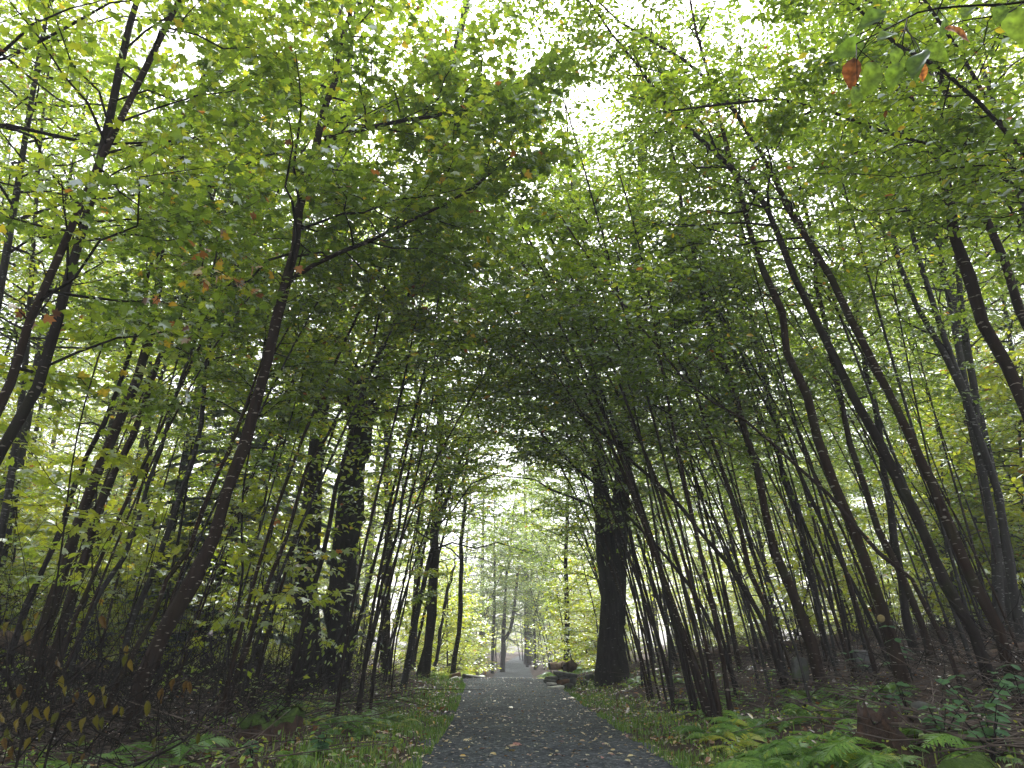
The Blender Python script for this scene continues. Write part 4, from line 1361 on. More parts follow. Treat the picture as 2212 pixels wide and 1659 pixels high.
def log(label, P0, P1, r0, mat, seed, name='fallen_log', rough=0.08, end_mat=None):
    r = np.random.default_rng(seed)
    P0, P1 = np.asarray(P0, float), np.asarray(P1, float)
    c = (P0 + P1) / 2
    root = empty(name, c)
    tag(root, label, 'log')
    s = np.linspace(0, 1, 9)[:, None]
    P = P0 + (P1 - P0) * s + r.normal(size=(9, 3)) * 0.15 * r0
    R = r0 * (1 + 0.08 * r.normal(size=9))
    V, fc = tube(P - c, R, 10, rough, cap=False, r=r)
    obj('bark', mesh_from('bark', V, fc, mat, smooth=True), root)
    for q, e in ((0, -1), (8, 1)):
        d = unit(P1 - P0) * e
        a = unit(np.cross(d, [0, 0, 1.0]))
        b_ = np.cross(d, a)
        th = np.linspace(0, 2 * math.pi, 12, endpoint=False)
        ring = P[q] - c + R[q] * 0.97 * (np.cos(th)[:, None] * a + np.sin(th)[:, None] * b_) + d * 0.004
        Vd = np.concatenate([ring, [P[q] - c + d * 0.012]])
        fd = np.stack([np.arange(12), (np.arange(12) + 1) % 12, np.full(12, 12)], -1)
        obj('cut_end', mesh_from('cut_end', Vd, fd, end_mat or LOGWOOD), root)
    return root


def gp(px, py, Y=None, up=0.0):
    p = on_ground(px, py) if Y is None else at(px, py, Y)
    return np.array([p[0], p[1], tz(p[0], p[1]) + up])


log('peeled pale log lying behind the stone pile', at(1187, 1440, 18.6), at(1222, 1437, 18.7), 0.085, LOGPALE, 1, end_mat=STONE_DARK)
log('short dark log block at the uphill end of the peeled log', at(1221, 1441, 18.3), at(1238, 1438, 18.4), 0.105, LOGWOOD, 2)
log('long dark log lying across the top of the bank in the thicket', gp(1480, 1395, 17.5, 0.12), gp(1840, 1390, 15.5, 0.15), 0.11, LOGWOOD, 3)
log('fallen log beyond the upright grey trunk', gp(2060, 1446, 10.2, 0.1), gp(2230, 1440, 10.0, 0.12), 0.06, LOGWOOD, 4)
log('reddish split log lying on the floor behind the low clump', gp(130, 1530, 8.6, 0.10), gp(245, 1520, 8.9, 0.12), 0.11, ROT, 5)
log('brown log end showing between stems in the left woods', gp(178, 1432, 12.5, 0.18), gp(216, 1440, 12.3, 0.2), 0.13, LOGWOOD, 6)
log('dark log slanting down at the far edge of the left brush', at(-20, 1370, 11), at(130, 1420, 11.3), 0.12, LOGWOOD, 7)
log('mossy log lying at the lower corner in front of the shrubs', gp(1935, 1659, 4.55, 0.03), gp(2120, 1640, 4.75, 0.05), 0.12, MOSS, 8, end_mat=ROT)


def stump(label, c, rad, h, seed, hollow=0.0, slant=(0, 0), flare=0.9, moss_top=True, gap=None):
    r = np.random.default_rng(seed)
    root = empty('tree_stump', c)
    tag(root, label, 'stump')
    k = 44
    th = np.arange(k) / k * 2 * math.pi
    ridge = 1 + 0.10 * np.sin(th * 5 + seed) + 0.07 * np.sin(th * 9 + 1) + 0.04 * r.normal(size=k)
    rows = []
    for q, t in enumerate(np.linspace(0, 1, 7)):
        rr = rad * (1 + flare * (1 - t) ** 2.6 * (0.55 + 0.45 * np.sin(th * 5 + seed))) * ridge * (1 + 0.03 * r.normal(size=k))
        zz = np.full(k, -0.08 + t * (h + 0.08)) + t * (slant[0] * np.cos(th) + slant[1] * np.sin(th)) + (t == 1) * 0.03 * r.normal(size=k)
        if gap is not None:
            g_ = np.exp(-(((th - gap + math.pi) % (2 * math.pi) - math.pi) / 0.6) ** 2)
            zz = zz - t * g_ * h * 0.8
        rows.append(np.stack([rr * np.cos(th), rr * np.sin(th), zz], -1))
    top = rows[-1]
    if hollow:
        for t in (0.82, 0.7, 0.6):
            rows.append(np.stack([top[:, 0] * t, top[:, 1] * t, top[:, 2] * (1 - (1 - t) * 2.6) - (1 - t) * 0.1], -1))
    V = np.concatenate(rows)
    n = len(rows)
    i_ = np.arange(n - 1)[:, None] * k
    j_ = np.arange(k)[None, :]
    Q = np.stack([i_ + j_, i_ + (j_ + 1) % k, i_ + k + (j_ + 1) % k, i_ + k + j_], -1).reshape(-1, 4)
    V = np.concatenate([V, [rows[-1].mean(0) - [0, 0, 0.02]]])
    b_ = (n - 1) * k
    jj = np.arange(k)
    fan = np.stack([b_ + jj, b_ + (jj + 1) % k, np.full(k, len(V) - 1)], -1)
    obj('wood', mesh_from('wood', V, [Q, fan], ROT), root)
    if moss_top:
        a1 = top * [1.04, 1.04, 1] + np.array([0, 0, 0.012])
        a0 = top * [1.05, 1.05, 1] - np.array([0, 0, 0.035])
        a2 = top * [0.72, 0.72, 0.97] + np.array([0, 0, 0.006])
        Vm = np.concatenate([a0 + r.normal(size=(k, 3)) * 0.006, a1 + r.normal(size=(k, 3)) * 0.006, a2])
        i_ = np.arange(2)[:, None] * k
        Q = np.stack([i_ + j_, i_ + (j_ + 1) % k, i_ + k + (j_ + 1) % k, i_ + k + j_], -1).reshape(-1, 4)
        obj('moss_rim', mesh_from('moss_rim', Vm, Q, MOSS), root)
    return root


c = gp(585, 1612)
stump('old mossy rimmed stump rotting beside the path with flared roots', c, 0.22, 0.22, 3, 0.5, (0.02, 0), 0.95)
c = gp(1945, 1603)
stump('hollow rotten stump with a black cavity above the verge ferns', c, 0.23, 0.15, 5, 0.6, (-0.03, 0.02), 0.7, False, gap=math.radians(-95))
c = gp(1340, 1440, 14.6)

# bench far down the path
bc = at(1040, 1444, 41)
bz = bc[2] - 0.27
root = empty('bench', (bc[0], bc[1], bz))
tag(root, 'small orange brown wooden bench far down beside the path', 'bench')


def box(sx, sy, sz, cx, cy_, cz):
    V = np.array([[a * sx / 2 + cx, b_ * sy / 2 + cy_, c_ * sz / 2 + cz] for a in (-1, 1) for b_ in (-1, 1) for c_ in (-1, 1)])
    Q = np.array([[0, 1, 3, 2], [4, 6, 7, 5], [0, 4, 5, 1], [2, 3, 7, 6], [0, 2, 6, 4], [1, 5, 7, 3]])
    return V, Q


for nm, b_ in (('seat', (0.62, 0.30, 0.07, 0, 0, 0.40)), ('leg', (0.09, 0.26, 0.36, 0.20, 0, 0.18)), ('leg', (0.09, 0.26, 0.36, -0.20, 0, 0.18)), ('stretcher', (0.30, 0.05, 0.06, 0, 0, 0.2))):
    V, Q = box(*b_)
    obj(nm, mesh_from(nm, V, Q, BENCHWOOD), root)

# bracket fungus on the leaning stem
lab = 'leaning stem carrying a round yellow bracket low on its trunk'
tr = ROOTS[lab]
r = np.random.default_rng(3)
pt = at(1903, 1336, tr.location.y - 0.10) - np.array(tr.location)
fm = blob_mesh('bracket_fungus', (0.085, 0.03, 0.085), r, simple_noise_material('yellow_bracket', [(0.3, (0.16, 0.12, 0.04)), (0.7, (0.30, 0.24, 0.10))], 60), 0.9, 0.05, 2)
obj('bracket_fungus', fm, tr, pt)


# ------------------------------------------------------------------ ferns
def frond_mesh(tint, seed, n=17):
    r = np.random.default_rng(seed)
    V, F10, Tt = [], [], []
    arch = lambda u: np.array([u * (1 - 0.12 * u), 0.0, 0.62 * u - 0.62 * u ** 2.2])
    for q in range(n):
        u = 0.14 + 0.85 * q / (n - 1)
        p = arch(u)
        t_ = unit(arch(min(u + 0.02, 1.02)) - arch(u - 0.02))
        ln = 0.27 * math.sin(math.pi * min(1, (u - 0.02)) ** 0.75) ** 0.9 + 0.015
        w = 0.026 + 0.02 * ln
        for sg in (-1, 1):
            d = unit(np.array([0, sg, 0]) * 0.9 + t_ * 0.45 + np.array([0, 0, -0.15 + 0.08 * r.normal()]))
            nrm = np.cross(t_, [0, sg, 0])
            pts = [p]
            up_, dn_ = [], []
            for z_, f_ in enumerate((0.18, 0.34, 0.52, 0.72)):
                wid = w * (1 - 0.65 * f_) * (1.25 if z_ % 2 == 0 else 0.75)
                dz = np.array([0, 0, -0.10 * ln * f_ * f_])
                up_.append(p + d * ln * f_ + t_ * wid + dz)
                dn_.append(p + d * ln * f_ - t_ * wid + dz)
            poly = pts + up_ + [p + d * ln + np.array([0, 0, -0.10 * ln])] + dn_[::-1]
            b0 = len(V)
            V += poly
            F10.append([b0 + a_ for a_ in range(10)])
            Tt += [float(np.clip(tint + 0.1 * r.normal(), 0, 1))] * 10
    V = np.array(V)
    us = np.linspace(0, 1, 8)
    Vt, ft = tube(np.array([arch(a_) for a_ in us]) - [0, 0, 0.004], np.linspace(0.009, 0.003, 8), 3)
    b0 = len(V)
    Tt += [tint * 0.8] * len(Vt)
    return mesh_from('frond', np.concatenate([V, Vt]), [np.array(F10)] + [f_ + b0 for f_ in ft], FERN, np.array(Tt))


FRONDS = {k_: [frond_mesh(t_, 10 * q + w_) for w_ in range(3)] for q, (k_, t_) in enumerate((('deep', 0.18), ('fresh', 0.48), ('yellow', 0.85)))}


def fern(x, y, size, n, kind, label, group, seed):
    r = np.random.default_rng(seed)
    root = empty('fern', (x, y, tz(x, y) - 0.01))
    tag(root, label, 'fern', group)
    a0 = r.random() * 6.28
    for q in range(n):
        o = bpy.data.objects.new('frond', FRONDS[kind][int(r.integers(0, 3))])
        k_ = size * r.uniform(0.75, 1.15)
        o.scale = (k_, k_, k_ * r.uniform(0.7, 1.25))
        o.rotation_euler = (r.normal() * 0.2, r.normal() * 0.16, a0 + q * 6.283 / n + r.normal() * 0.25)
        link(o, root)
    return root


r = np.random.default_rng(91)
named = [(1890, 1655, 0.55, 9, 'fresh', 'large arching fern in front of the hollow stump'),
         (370, 1640, 0.46, 8, 'deep', 'big drooping fern at the foot of the stout birch'),
         (640, 1640, 0.34, 7, 'fresh', 'fern growing against the front of the mossy rimmed stump'),
         (600, 1545, 0.30, 7, 'fresh', 'bright fern rising behind the mossy rimmed stump'),
         (2120, 1640, 0.45, 8, 'fresh', 'fern among the broad leaved shrubs in the lower corner'),
         (1690, 1455, 0.40, 6, 'deep', 'upright fern in the brush by the standing stone')]
for q, (px, py, sz, n_, kd, lb) in enumerate(named):
    p_ = on_ground(px, min(py, 1659))
    fern(p_[0], p_[1], sz, n_, kd, lb, None, 3000 + q)
spots = []
for q in range(84):
    px, py = r.uniform(1400, 1960), r.uniform(1490, 1680)
    if px < 1440 + (py - 1500) * 1.0:
        px += 130
    spots.append((px, py, 'r'))
for q in range(12):
    spots.append((r.uniform(1300, 1560), r.uniform(1462, 1500), 'r'))
for q in range(34):
    spots.append((r.uniform(600, 900), r.uniform(1490, 1590), 'l'))
for q in range(12):
    spots.append((r.uniform(120, 560), r.uniform(1610, 1690), 'l'))
for q, (px, py, sd_) in enumerate(spots):
    p_ = on_ground(px, py)
    d_ = abs(p_[0] - float(path_x(p_[1]))) - HALF_W
    if d_ < 0.35:
        continue
    lb, gr = (('green fern in the bed of ferns between the path and the thicket', 'ferns of the right verge') if sd_ == 'r' else
              ('green fern in the low growth on the low side of the path', 'ferns of the left verge'))
    fs, fk_ = r.uniform(0.24, 0.44), 'fresh' if r.random() < 0.6 else ('deep' if r.random() < 0.8 else 'yellow')
    lb = '%s %s fern %s, %s' % ('small' if fs < 0.31 else ('middling' if fs < 0.38 else 'large'), {'fresh': 'fresh green', 'deep': 'deep green', 'yellow': 'yellowing'}[fk_], zone(p_[0], p_[1]),
                                'close to the path' if d_ < 1.0 else ('midway up the verge' if d_ < 1.8 else 'far from the path'))
    fern(p_[0], p_[1], fs, int(r.integers(6, 9)), fk_, lb, gr, 3100 + q)
for q in range(30):
    Y = r.uniform(20.5, 31)
    sgn = -1 if q % 3 else 1
    x = float(path_x(Y)) + sgn * (HALF_W + r.uniform(0.1, 1.6))
    fern(x, Y, r.uniform(0.5, 0.8), 7, 'yellow' if sgn < 0 or q % 2 else 'fresh',
         'glowing yellow fern in the clearing just past the path crest' if sgn < 0 else 'yellow green fern past the stone pile beside the path',
         'ferns past the crest' if sgn < 0 else 'ferns past the stone pile', 3400 + q)

# ------------------------------------------------------------------ grass, herbs, litter, sticks (nobody could count them)
r = np.random.default_rng(123)


def edge_points(n, y0, y1, d0, d1, side, power=1.0):
    y = y0 + (y1 - y0) * r.random(n) ** 1.3
    d = d0 + (d1 - d0) * r.random(n) ** power
    x = path_x(y) + side * (HALF_W + d)
    return x, y


def patchy(x, y, f=1.0):
    return 0.5 + 0.25 * (np.sin(2.3 * f * x + 1.7 * f * y) + np.sin(3.9 * f * y - 1.1 * f * x + 2))


def grass(name, n, y0, y1, d0, d1, side, hmin, hmax, tintmu):
    x, y = edge_points(n, y0, y1, d0, d1, side, 1.4)
    k_ = r.random(n) < np.clip(patchy(x, y, 1.0) * 1.6 - 0.25 + 0.4 * np.sin(x * 9 + y * 7), 0, 1)
    x, y = x[k_], y[k_]
    n = len(x)
    z = np.where(np.abs(x - path_x(y)) < HALF_W, path_z(y) + 0.01, terrain(x, y) - 0.005)
    h = r.uniform(hmin, hmax, n) * (0.7 + 0.6 * patchy(x, y, 2.1))
    a = r.random(n) * 6.283
    lean = np.stack([np.cos(a), np.sin(a)], -1) * (h * r.uniform(0.1, 0.7, n))[:, None]
    wv = np.stack([-np.sin(a), np.cos(a), np.zeros(n)], -1) * r.uniform(0.003, 0.006, n)[:, None]
    p0 = np.stack([x, y, z], -1)
    p1 = p0 + np.stack([lean[:, 0] * 0.35, lean[:, 1] * 0.35, h * 0.62], -1)
    p2 = p0 + np.stack([lean[:, 0], lean[:, 1], h * 0.95], -1)
    V = np.stack([p0 - wv, p0 + wv, p1 + wv * 0.7, p1 - wv * 0.7, p2], 1).reshape(-1, 3)
    b_ = (np.arange(n) * 5)[:, None]
    me = mesh_from(name, V, [b_ + np.array([[0, 1, 2, 3]]), b_ + np.array([[3, 2, 4]])], GRASS, np.repeat(np.clip(tintmu + 0.2 * r.normal(size=n), 0, 1), 5))
    return tag(obj(name, me), kind='stuff')


grass('grass', 12000, 4.2, 19.5, -0.12, 0.70, 1, 0.025, 0.085, 0.5)
grass('grass', 13000, 4.2, 19.5, -0.12, 0.85, -1, 0.03, 0.10, 0.5)
grass('grass', 3000, 4.2, 19.5, 0.2, 2.2, 1, 0.05, 0.16, 0.6)
grass('grass', 3000, 4.2, 19.5, 0.2, 2.0, -1, 0.05, 0.18, 0.6)
grass('grass', 5000, 20, 40, -0.05, 0.9, 1, 0.08, 0.2, 0.7)
grass('grass', 5000, 20, 40, -0.05, 0.9, -1, 0.08, 0.2, 0.7)


def scatter_leaves(name, n, area, hmin, hmax, smin, smax, tint_f, mat, kind, flat, dmin=0.15, patch=None):
    x0, x1, y0, y1 = area
    x, y = r.uniform(x0, x1, n), y0 + (y1 - y0) * r.random(n) ** 1.3
    d = np.abs(x - path_x(y)) - HALF_W
    k_ = d > dmin
    if patch:
        k_ &= r.random(n) < np.clip(patchy(x, y, patch) * 1.4 - 0.15, 0, 1)
    x, y = x[k_], y[k_]
    n = len(x)
    P = np.stack([x, y, terrain(x, y) + r.uniform(hmin, hmax, n)], -1)
    H = r.normal(size=(n, 3)) * np.array([1, 1, flat])
    N = np.array([0, 0, 1.0]) + r.normal(size=(n, 3)) * flat
    return tag(obj(name, leaves_mesh(name, P, H, N, r.uniform(smin, smax, n), tint_f(n), kind, mat, (0, 0, 0))), kind='stuff')


def brown(n):
    t_ = np.clip(np.abs(r.normal(size=n)) * 0.22, 0, 0.5)
    k_ = r.random(n) < 0.10
    t_[k_] = r.uniform(0.5, 0.9, k_.sum())
    return t_


scatter_leaves('leaf_litter', 16000, (-9, 9, 3.5, 18), 0.004, 0.03, 0.04, 0.09, brown, FALLEN, 'hex', 0.35, -0.02)
scatter_leaves('leaf_litter', 9000, (-20, 20, 12, 40), 0.004, 0.03, 0.07, 0.13, brown, FALLEN, 'diamond', 0.35, 0.0)
scatter_leaves('ground_cover', 16000, (-3.6, 4.2, 3.8, 19), 0.02, 0.15, 0.02, 0.055, lambda n: r.uniform(0.1, 1.0, n), FERN, 'hex', 0.6, 0.12, 1.3)
scatter_leaves('leaf_litter', 2600, (-2.2, 2.8, 3.8, 19), 0.004, 0.02, 0.03, 0.065, lambda n: np.where(r.random(n) < 0.5, r.uniform(0.1, 0.45, n), r.uniform(0.5, 0.9, n)), FALLEN, 'hex', 0.3, -0.06)
scatter_leaves('ground_cover', 5000, (-14, -2.2, 8, 24), 0.05, 0.5, 0.05, 0.10, lambda n: r.uniform(0.4, 0.72, n), LEAF, 'diamond', 0.5, 0.6, 0.8)
scatter_leaves('ground_cover', 4000, (3.5, 18, 15, 30), 0.05, 0.6, 0.05, 0.10, lambda n: r.uniform(0.45, 0.72, n), LEAF, 'diamond', 0.5, 0.6, 0.8)


def sticks(name, n, area, lmin, lmax, tilt, hmax, dmin, rad, mat=STICK):
    x0, x1, y0, y1 = area
    x, y = r.uniform(x0, x1, n), y0 + (y1 - y0) * r.random(n) ** 1.2
    k_ = (np.abs(x - path_x(y)) - HALF_W) > dmin
    x, y = x[k_], y[k_]
    n = len(x)
    a = r.random(n) * 6.283
    e = np.abs(r.normal(size=n)) * tilt
    ln = r.uniform(lmin, lmax, n)
    p0 = np.stack([x, y, terrain(x, y) + r.uniform(0.0, hmax, n)], -1)
    d = np.stack([np.cos(a) * np.cos(e), np.sin(a) * np.cos(e), np.sin(e)], -1)
    kink = unit(d + r.normal(size=(n, 3)) * 0.25)
    pm = p0 + d * (ln * 0.5)[:, None]
    p1 = pm + kink * (ln * 0.5)[:, None]
    for q_ in (pm, p1):
        q_[:, 2] = np.maximum(q_[:, 2], terrain(q_[:, 0], q_[:, 1]) + 0.005)
    R = r.uniform(0.5, 1.2, n) * rad
    V1, Q1 = prisms(p0, pm, R, R * 0.8)
    V2, Q2 = prisms(pm, p1, R * 0.8, R * 0.4)
    A = Acc()
    A.add(V1, Q1)
    A.add(V2, Q2)
    return tag(obj(name, A.mesh(name, mat)), kind='stuff')


sticks('twig_litter', 3500, (-9, -1.6, 4, 18), 0.2, 1.1, 0.15, 0.10, 0.9, 0.006)
sticks('twig_litter', 4500, (2.0, 11, 4, 20), 0.2, 1.2, 0.15, 0.14, 1.4, 0.007)
sticks('brush', 1900, (-8, -2.2, 5, 17), 0.6, 2.2, 0.8, 0.15, 1.0, 0.005, TWIG)
sticks('brush', 900, (3.6, 12, 7, 20), 0.5, 1.6, 0.6, 0.15, 1.6, 0.005, TWIG)

# larger fallen branches one can tell apart
for q in range(36):
    rr = np.random.default_rng(640 + q)
    left_ = q % 2 == 0
    Y = rr.uniform(5.5, 14)
    x = float(path_x(Y)) + (-1 if left_ else 1) * (HALF_W + rr.uniform(1.4, 5.5))
    a = rr.random() * 3.14
    ln = rr.uniform(0.9, 2.2)
    s_ = np.linspace(-0.5, 0.5, 8)
    P = np.stack([x + np.cos(a) * s_ * ln, Y + np.sin(a) * s_ * ln, 0 * s_], -1)
    P[:, :2] += rr.normal(size=(8, 2)) * 0.03
    P[:, 2] = terrain(P[:, 0], P[:, 1]) + 0.04 + 0.14 * rr.random() * (s_ + 0.5)
    root = empty('fallen_branch', P[3])
    lb, gr = (('bare dead branch lying in the brush on the low side', 'dead branches in the left brush') if left_ else
              ('bare dead branch lying in the brush pile under the thicket', 'dead branches in the right brush'))
    lb = '%s %s, %s' % (lb.split(' lying')[0].replace('bare', 'long bare' if ln > 1.6 else ('short bare' if ln < 1.2 else 'bare')), zone(x, Y), 'in front' if Y < 8 else ('midway in' if Y < 11 else 'farther back'))
    tag(root, lb, 'branch', gr)
    V, fc = tube(P - P[3], np.linspace(0.022, 0.008, 8) * rr.uniform(0.7, 1.3), 6, 0.06, r=rr)
    obj('limb', mesh_from('limb', V, fc, STICK, smooth=True), root)
    for z_ in range(3):
        k_ = int(rr.integers(2, 7))
        d = unit(np.array([math.cos(a + (0.7 if z_ % 2 else -0.7)), math.sin(a + (0.7 if z_ % 2 else -0.7)), 0.3]))
        Pt = P[k_] - P[3] + d * (np.linspace(0, 1, 4) * rr.uniform(0.25, 0.6))[:, None]
        V, fc = tube(Pt, np.linspace(0.008, 0.003, 4), 4)
        obj('twig', mesh_from('twig', V, fc, STICK, smooth=True), root)

# ------------------------------------------------------------------ leaves lying on the path
r = np.random.default_rng(77)
LAB = [(0.62, 0.95, 'pale yellow leaf fallen flat on the dark crushed stone path', 'pale leaves on the path'),
       (0.48, 0.62, 'golden yellow leaf fallen on the dark crushed stone path', 'golden leaves on the path'),
       (0.05, 0.4, 'brown curled leaf fallen on the dark crushed stone path', 'brown leaves on the path'),
       (0.97, 1.0, 'small red leaf fallen on the dark crushed stone path', 'red leaves on the path')]


def fallen(px, py, size, t_, kind, label, group=None, curl=0.25):
    p_ = on_ground(px, py)
    x, y = p_[0], p_[1]
    z = float(path_top(x, y)) + 0.012
    H = np.array([r.normal(), r.normal(), 0.05 * r.normal()])
    N = np.array([curl * r.normal(), curl * r.normal() - 0.1, 1.0])
    o = leaf_object((x, y, z), H, N, size, t_, kind, FALLEN, None, (0, 0, 0), 'fallen_leaf')
    tag(o, label, 'leaf', group)


for q in range(286):
    u = r.random()
    c_ = 0 if u < 0.58 else (1 if u < 0.78 else (2 if u < 0.95 else 3))
    lo, hi, lb, gr = LAB[c_]
    py = 1475 + 184 * r.random() ** 0.75
    Y = on_ground(1106, py)[1]
    xx = float(path_x(Y)) + HALF_W * (r.uniform(-0.98, 0.98) if r.random() < 0.75 else r.choice([-1, 1]) * r.uniform(0.8, 1.0))
    q_ = np.array([[xx, Y, float(path_z(Y))]])
    px = proj(q_)[0][0]
    ex = (xx - float(path_x(Y))) / HALF_W
    lb = lb.replace('on the dark crushed stone path', '').replace('flat', '').strip().replace('  ', ' ') + ' on the path, %s, %s' % (
        'at the left edge' if ex < -0.75 else ('left of the middle' if ex < -0.2 else ('in the middle' if ex < 0.2 else ('right of the middle' if ex < 0.75 else 'at the right edge'))),
        'nearest the viewer' if Y < 6.6 else ('just ahead' if Y < 8.2 else ('halfway to the crest' if Y < 12 else 'close to the crest')))
    lb = ('lobed ' if q % 3 == 1 else 'oval ') + lb
    fallen(px, py, r.uniform(0.028, 0.066), r.uniform(lo, hi), ['oval', 'maple', 'hex'][q % 3], lb, gr)
fallen(1095, 1557, 0.10, 0.58, 'maple', 'golden leaf alone in the middle of the path', None, 0.4)
fallen(1287, 1610, 0.12, 0.55, 'oval', 'large golden leaf humped up toward the path edge', None, 0.5)
fallen(1232, 1511, 0.13, 0.47, 'maple', 'orange leaf at the edge of the grass below the stone pile', None, 0.4)
fallen(1108, 1620, 0.09, 0.99, 'maple', 'red maple leaf nearest the middle of the path', None, 0.4)
n = 1500
y = 5.3 + 16 * r.random(n) ** 1.1
x = path_x(y) + HALF_W * r.uniform(-1, 1, n)
P = np.stack([x, y, path_top(x, y) + 0.008], -1)
t_ = np.where(r.random(n) < 0.7, r.uniform(0.55, 0.95, n), r.uniform(0.05, 0.45, n))
tag(obj('leaf_crumbs', leaves_mesh('leaf_crumbs', P, r.normal(size=(n, 3)) * [1, 1, 0.1], np.array([0, 0, 1.0]) + 0.25 * r.normal(size=(n, 3)), r.uniform(0.012, 0.04, n), t_, 'hex', FALLEN, (0, 0, 0))), kind='stuff')


# ------------------------------------------------------------------ broad leaved shrubs in the lower corner
def broad_shrub(label, px, py, height, nst, seed, leaf=0.10, Y=None):
    rr = np.random.default_rng(seed)
    p_ = on_ground(px, py) if Y is None else gp(px, py, Y)
    root = empty('broad_leaved_shrub', p_)
    tag(root, label, 'shrub')
    for q in range(nst):
        a = rr.random() * 6.28
        s_ = np.linspace(0, 1, 6)
        d = np.array([math.cos(a), math.sin(a), 0]) * height * rr.uniform(0.3, 0.9)
        P = d * (s_ ** 1.3)[:, None] + np.array([0, 0, 1]) * (height * rr.uniform(0.7, 1.1) * s_)[:, None]
        V, fc = tube(P, np.linspace(0.007, 0.003, 6), 5)
        obj('stem', mesh_from('stem', V, fc, TWIG, smooth=True), root)
        for z_ in range(3):
            u = 0.55 + 0.225 * z_
            pp = np.array([np.interp(u, s_, P[:, a_]) for a_ in range(3)])
            for sg in (-1, 1):
                H = np.array([math.cos(a + sg * 1.2), math.sin(a + sg * 1.2), -0.1 + 0.2 * rr.normal()])
                N = np.array([0.25 * rr.normal(), -0.25 + 0.25 * rr.normal(), 1])
                leaf_object(pp, H, N, leaf * rr.uniform(0.75, 1.2), rr.random(), 'fine_broad', WAXY, root, (0, 0, 0))
    return root


broad_shrub('low shrub with shiny blue green leaves above the hollow stump', 1965, 1560, 0.30, 4, 1, 0.085)
broad_shrub('shiny leaved shrub at the photo edge below the fallen log', 2115, 1570, 0.34, 5, 2, 0.095)
broad_shrub('broad shiny leaved shrub in the very lower corner', 2150, 1655, 0.32, 5, 3, 0.095)
broad_shrub('small shiny leaved shrub between the mossy log and the hollow stump', 2040, 1610, 0.22, 4, 4, 0.08)
broad_shrub('shiny leaved shrub cut by the photo edge, farther uphill', 2215, 1540, 0.36, 5, 5, 0.10)
broad_shrub('single leafy shoot in the brush by the dark upright boulder', 1885, 1460, 0.42, 3, 6, 0.10, 10.2)
broad_shrub('pale leafy shoot standing in front of the bracket stem', 1965, 1430, 0.55, 3, 7, 0.10, 9.0)
broad_shrub('leafy shoot low in front of the mossy stump', 545, 1650, 0.16, 3, 8, 0.06)
broad_shrub('leafy shoot on the left verge near the path', 690, 1640, 0.18, 3, 9, 0.06)


# ------------------------------------------------------------------ leaves hanging close to the camera
def hanging(name, label, cat, stems, leaves, Y, size, mat, seed, kind='oval', petiole=True):
    rr = np.random.default_rng(seed)
    b0 = at(*stems[0][0][0], Y)
    root = empty(name, b0)
    tag(root, label, cat)
    pts = []
    for poly, w0, w1 in stems:
        P = np.array([at(x_, y_, Y + 0.06 * rr.normal()) for x_, y_ in poly])
        P = smooth_poly(P, 16)
        pts.append(P)
        zc = Y / ray(*poly[0])[1]
        V, fc = tube(P - b0, np.linspace(w0, w1, 16) / 2 / F * zc, 6, 0.08, r=rr)
        obj('twig', mesh_from('twig', V, fc, TWIG, smooth=True), root)
    pts = np.concatenate(pts)
    pa, pb = [], []
    for (x_, y_, ln, t_, dx_, dy_) in leaves:
        Yl = Y + 0.12 * rr.normal()
        c_ = at(x_, y_, Yl)
        k_ = Yl / ray(x_, y_)[1] / F
        S = ln * k_
        H = np.array([dx_, 0.25 * rr.normal(), -dy_])
        H = H / np.linalg.norm(H)
        st = c_ - H * S * 0.5
        N = np.array([0.45 * rr.normal(), -1.0, 0.5 + 0.4 * rr.normal()])
        leaf_object(st, H, N, S, t_, kind, mat, root, b0)
        nb_ = pts[np.argmin(np.linalg.norm(pts - (st + np.array([0, 0, 0.03])), axis=1))]
        if np.linalg.norm(nb_ - st) < 0.5:
            pa.append(nb_ - b0)
            pb.append(st - b0)
    if pa:
        V, Q = prisms(np.array(pa), np.array(pb), np.full(len(pa), 0.0018), np.full(len(pa), 0.0012))
        tag(obj('leaf_stalks', mesh_from('leaf_stalks', V, Q, TWIG), root), kind='stuff')
    return root


hanging('overhanging_branch', 'close branch with large half browned leaves hanging in at the top corner', 'branch',
        [([(2330, -40), (2212, 5), (2100, 12), (2000, 22), (1960, 40), (1900, 70), (1850, 95)], 6, 3),
         ([(1960, 40), (1950, 90), (1955, 120)], 4, 2), ([(2212, 5), (2170, 30), (2080, 45), (2040, 60)], 4, 2),
         ([(1955, 60), (1980, 95), (1990, 120)], 4, 2), ([(1850, 95), (1850, 130)], 3, 2)],
        [(1882, 168, 84, 0.16, -0.25, 1), (1840, 158, 66, 0.98, -0.1, 1), (1836, 105, 74, 0.02, -1, 0.35), (1882, 40, 70, 0.02, -1, 0.5),
         (1915, 75, 62, 0.2, -0.8, 0.5), (1940, 128, 60, 0.12, 0.1, 1), (1930, 165, 62, 0.04, -0.4, 1), (1982, 135, 84, 0.02, -0.6, 1), (2024, 112, 60, 0.12, 0.4, 1),
         (1992, 152, 46, 0.96, 0.2, 1), (2072, 70, 60, 0.94, 0.9, 0.4), (2040, 58, 50, 0.02, -0.2, 1), (2198, 52, 100, 0.30, 0.05, 1), (2090, 22, 50, 0.16, -0.5, 0.7),
         (2160, 30, 52, 0.05, -0.3, 0.8), (1850, 205, 54, 0.18, -0.3, 1)],
        1.9, 0.1, NEARLEAF, 5, 'fine')
Z4 = lambda x_, y_: (x_ * 0.3458, 1330 + y_ * 0.3458)
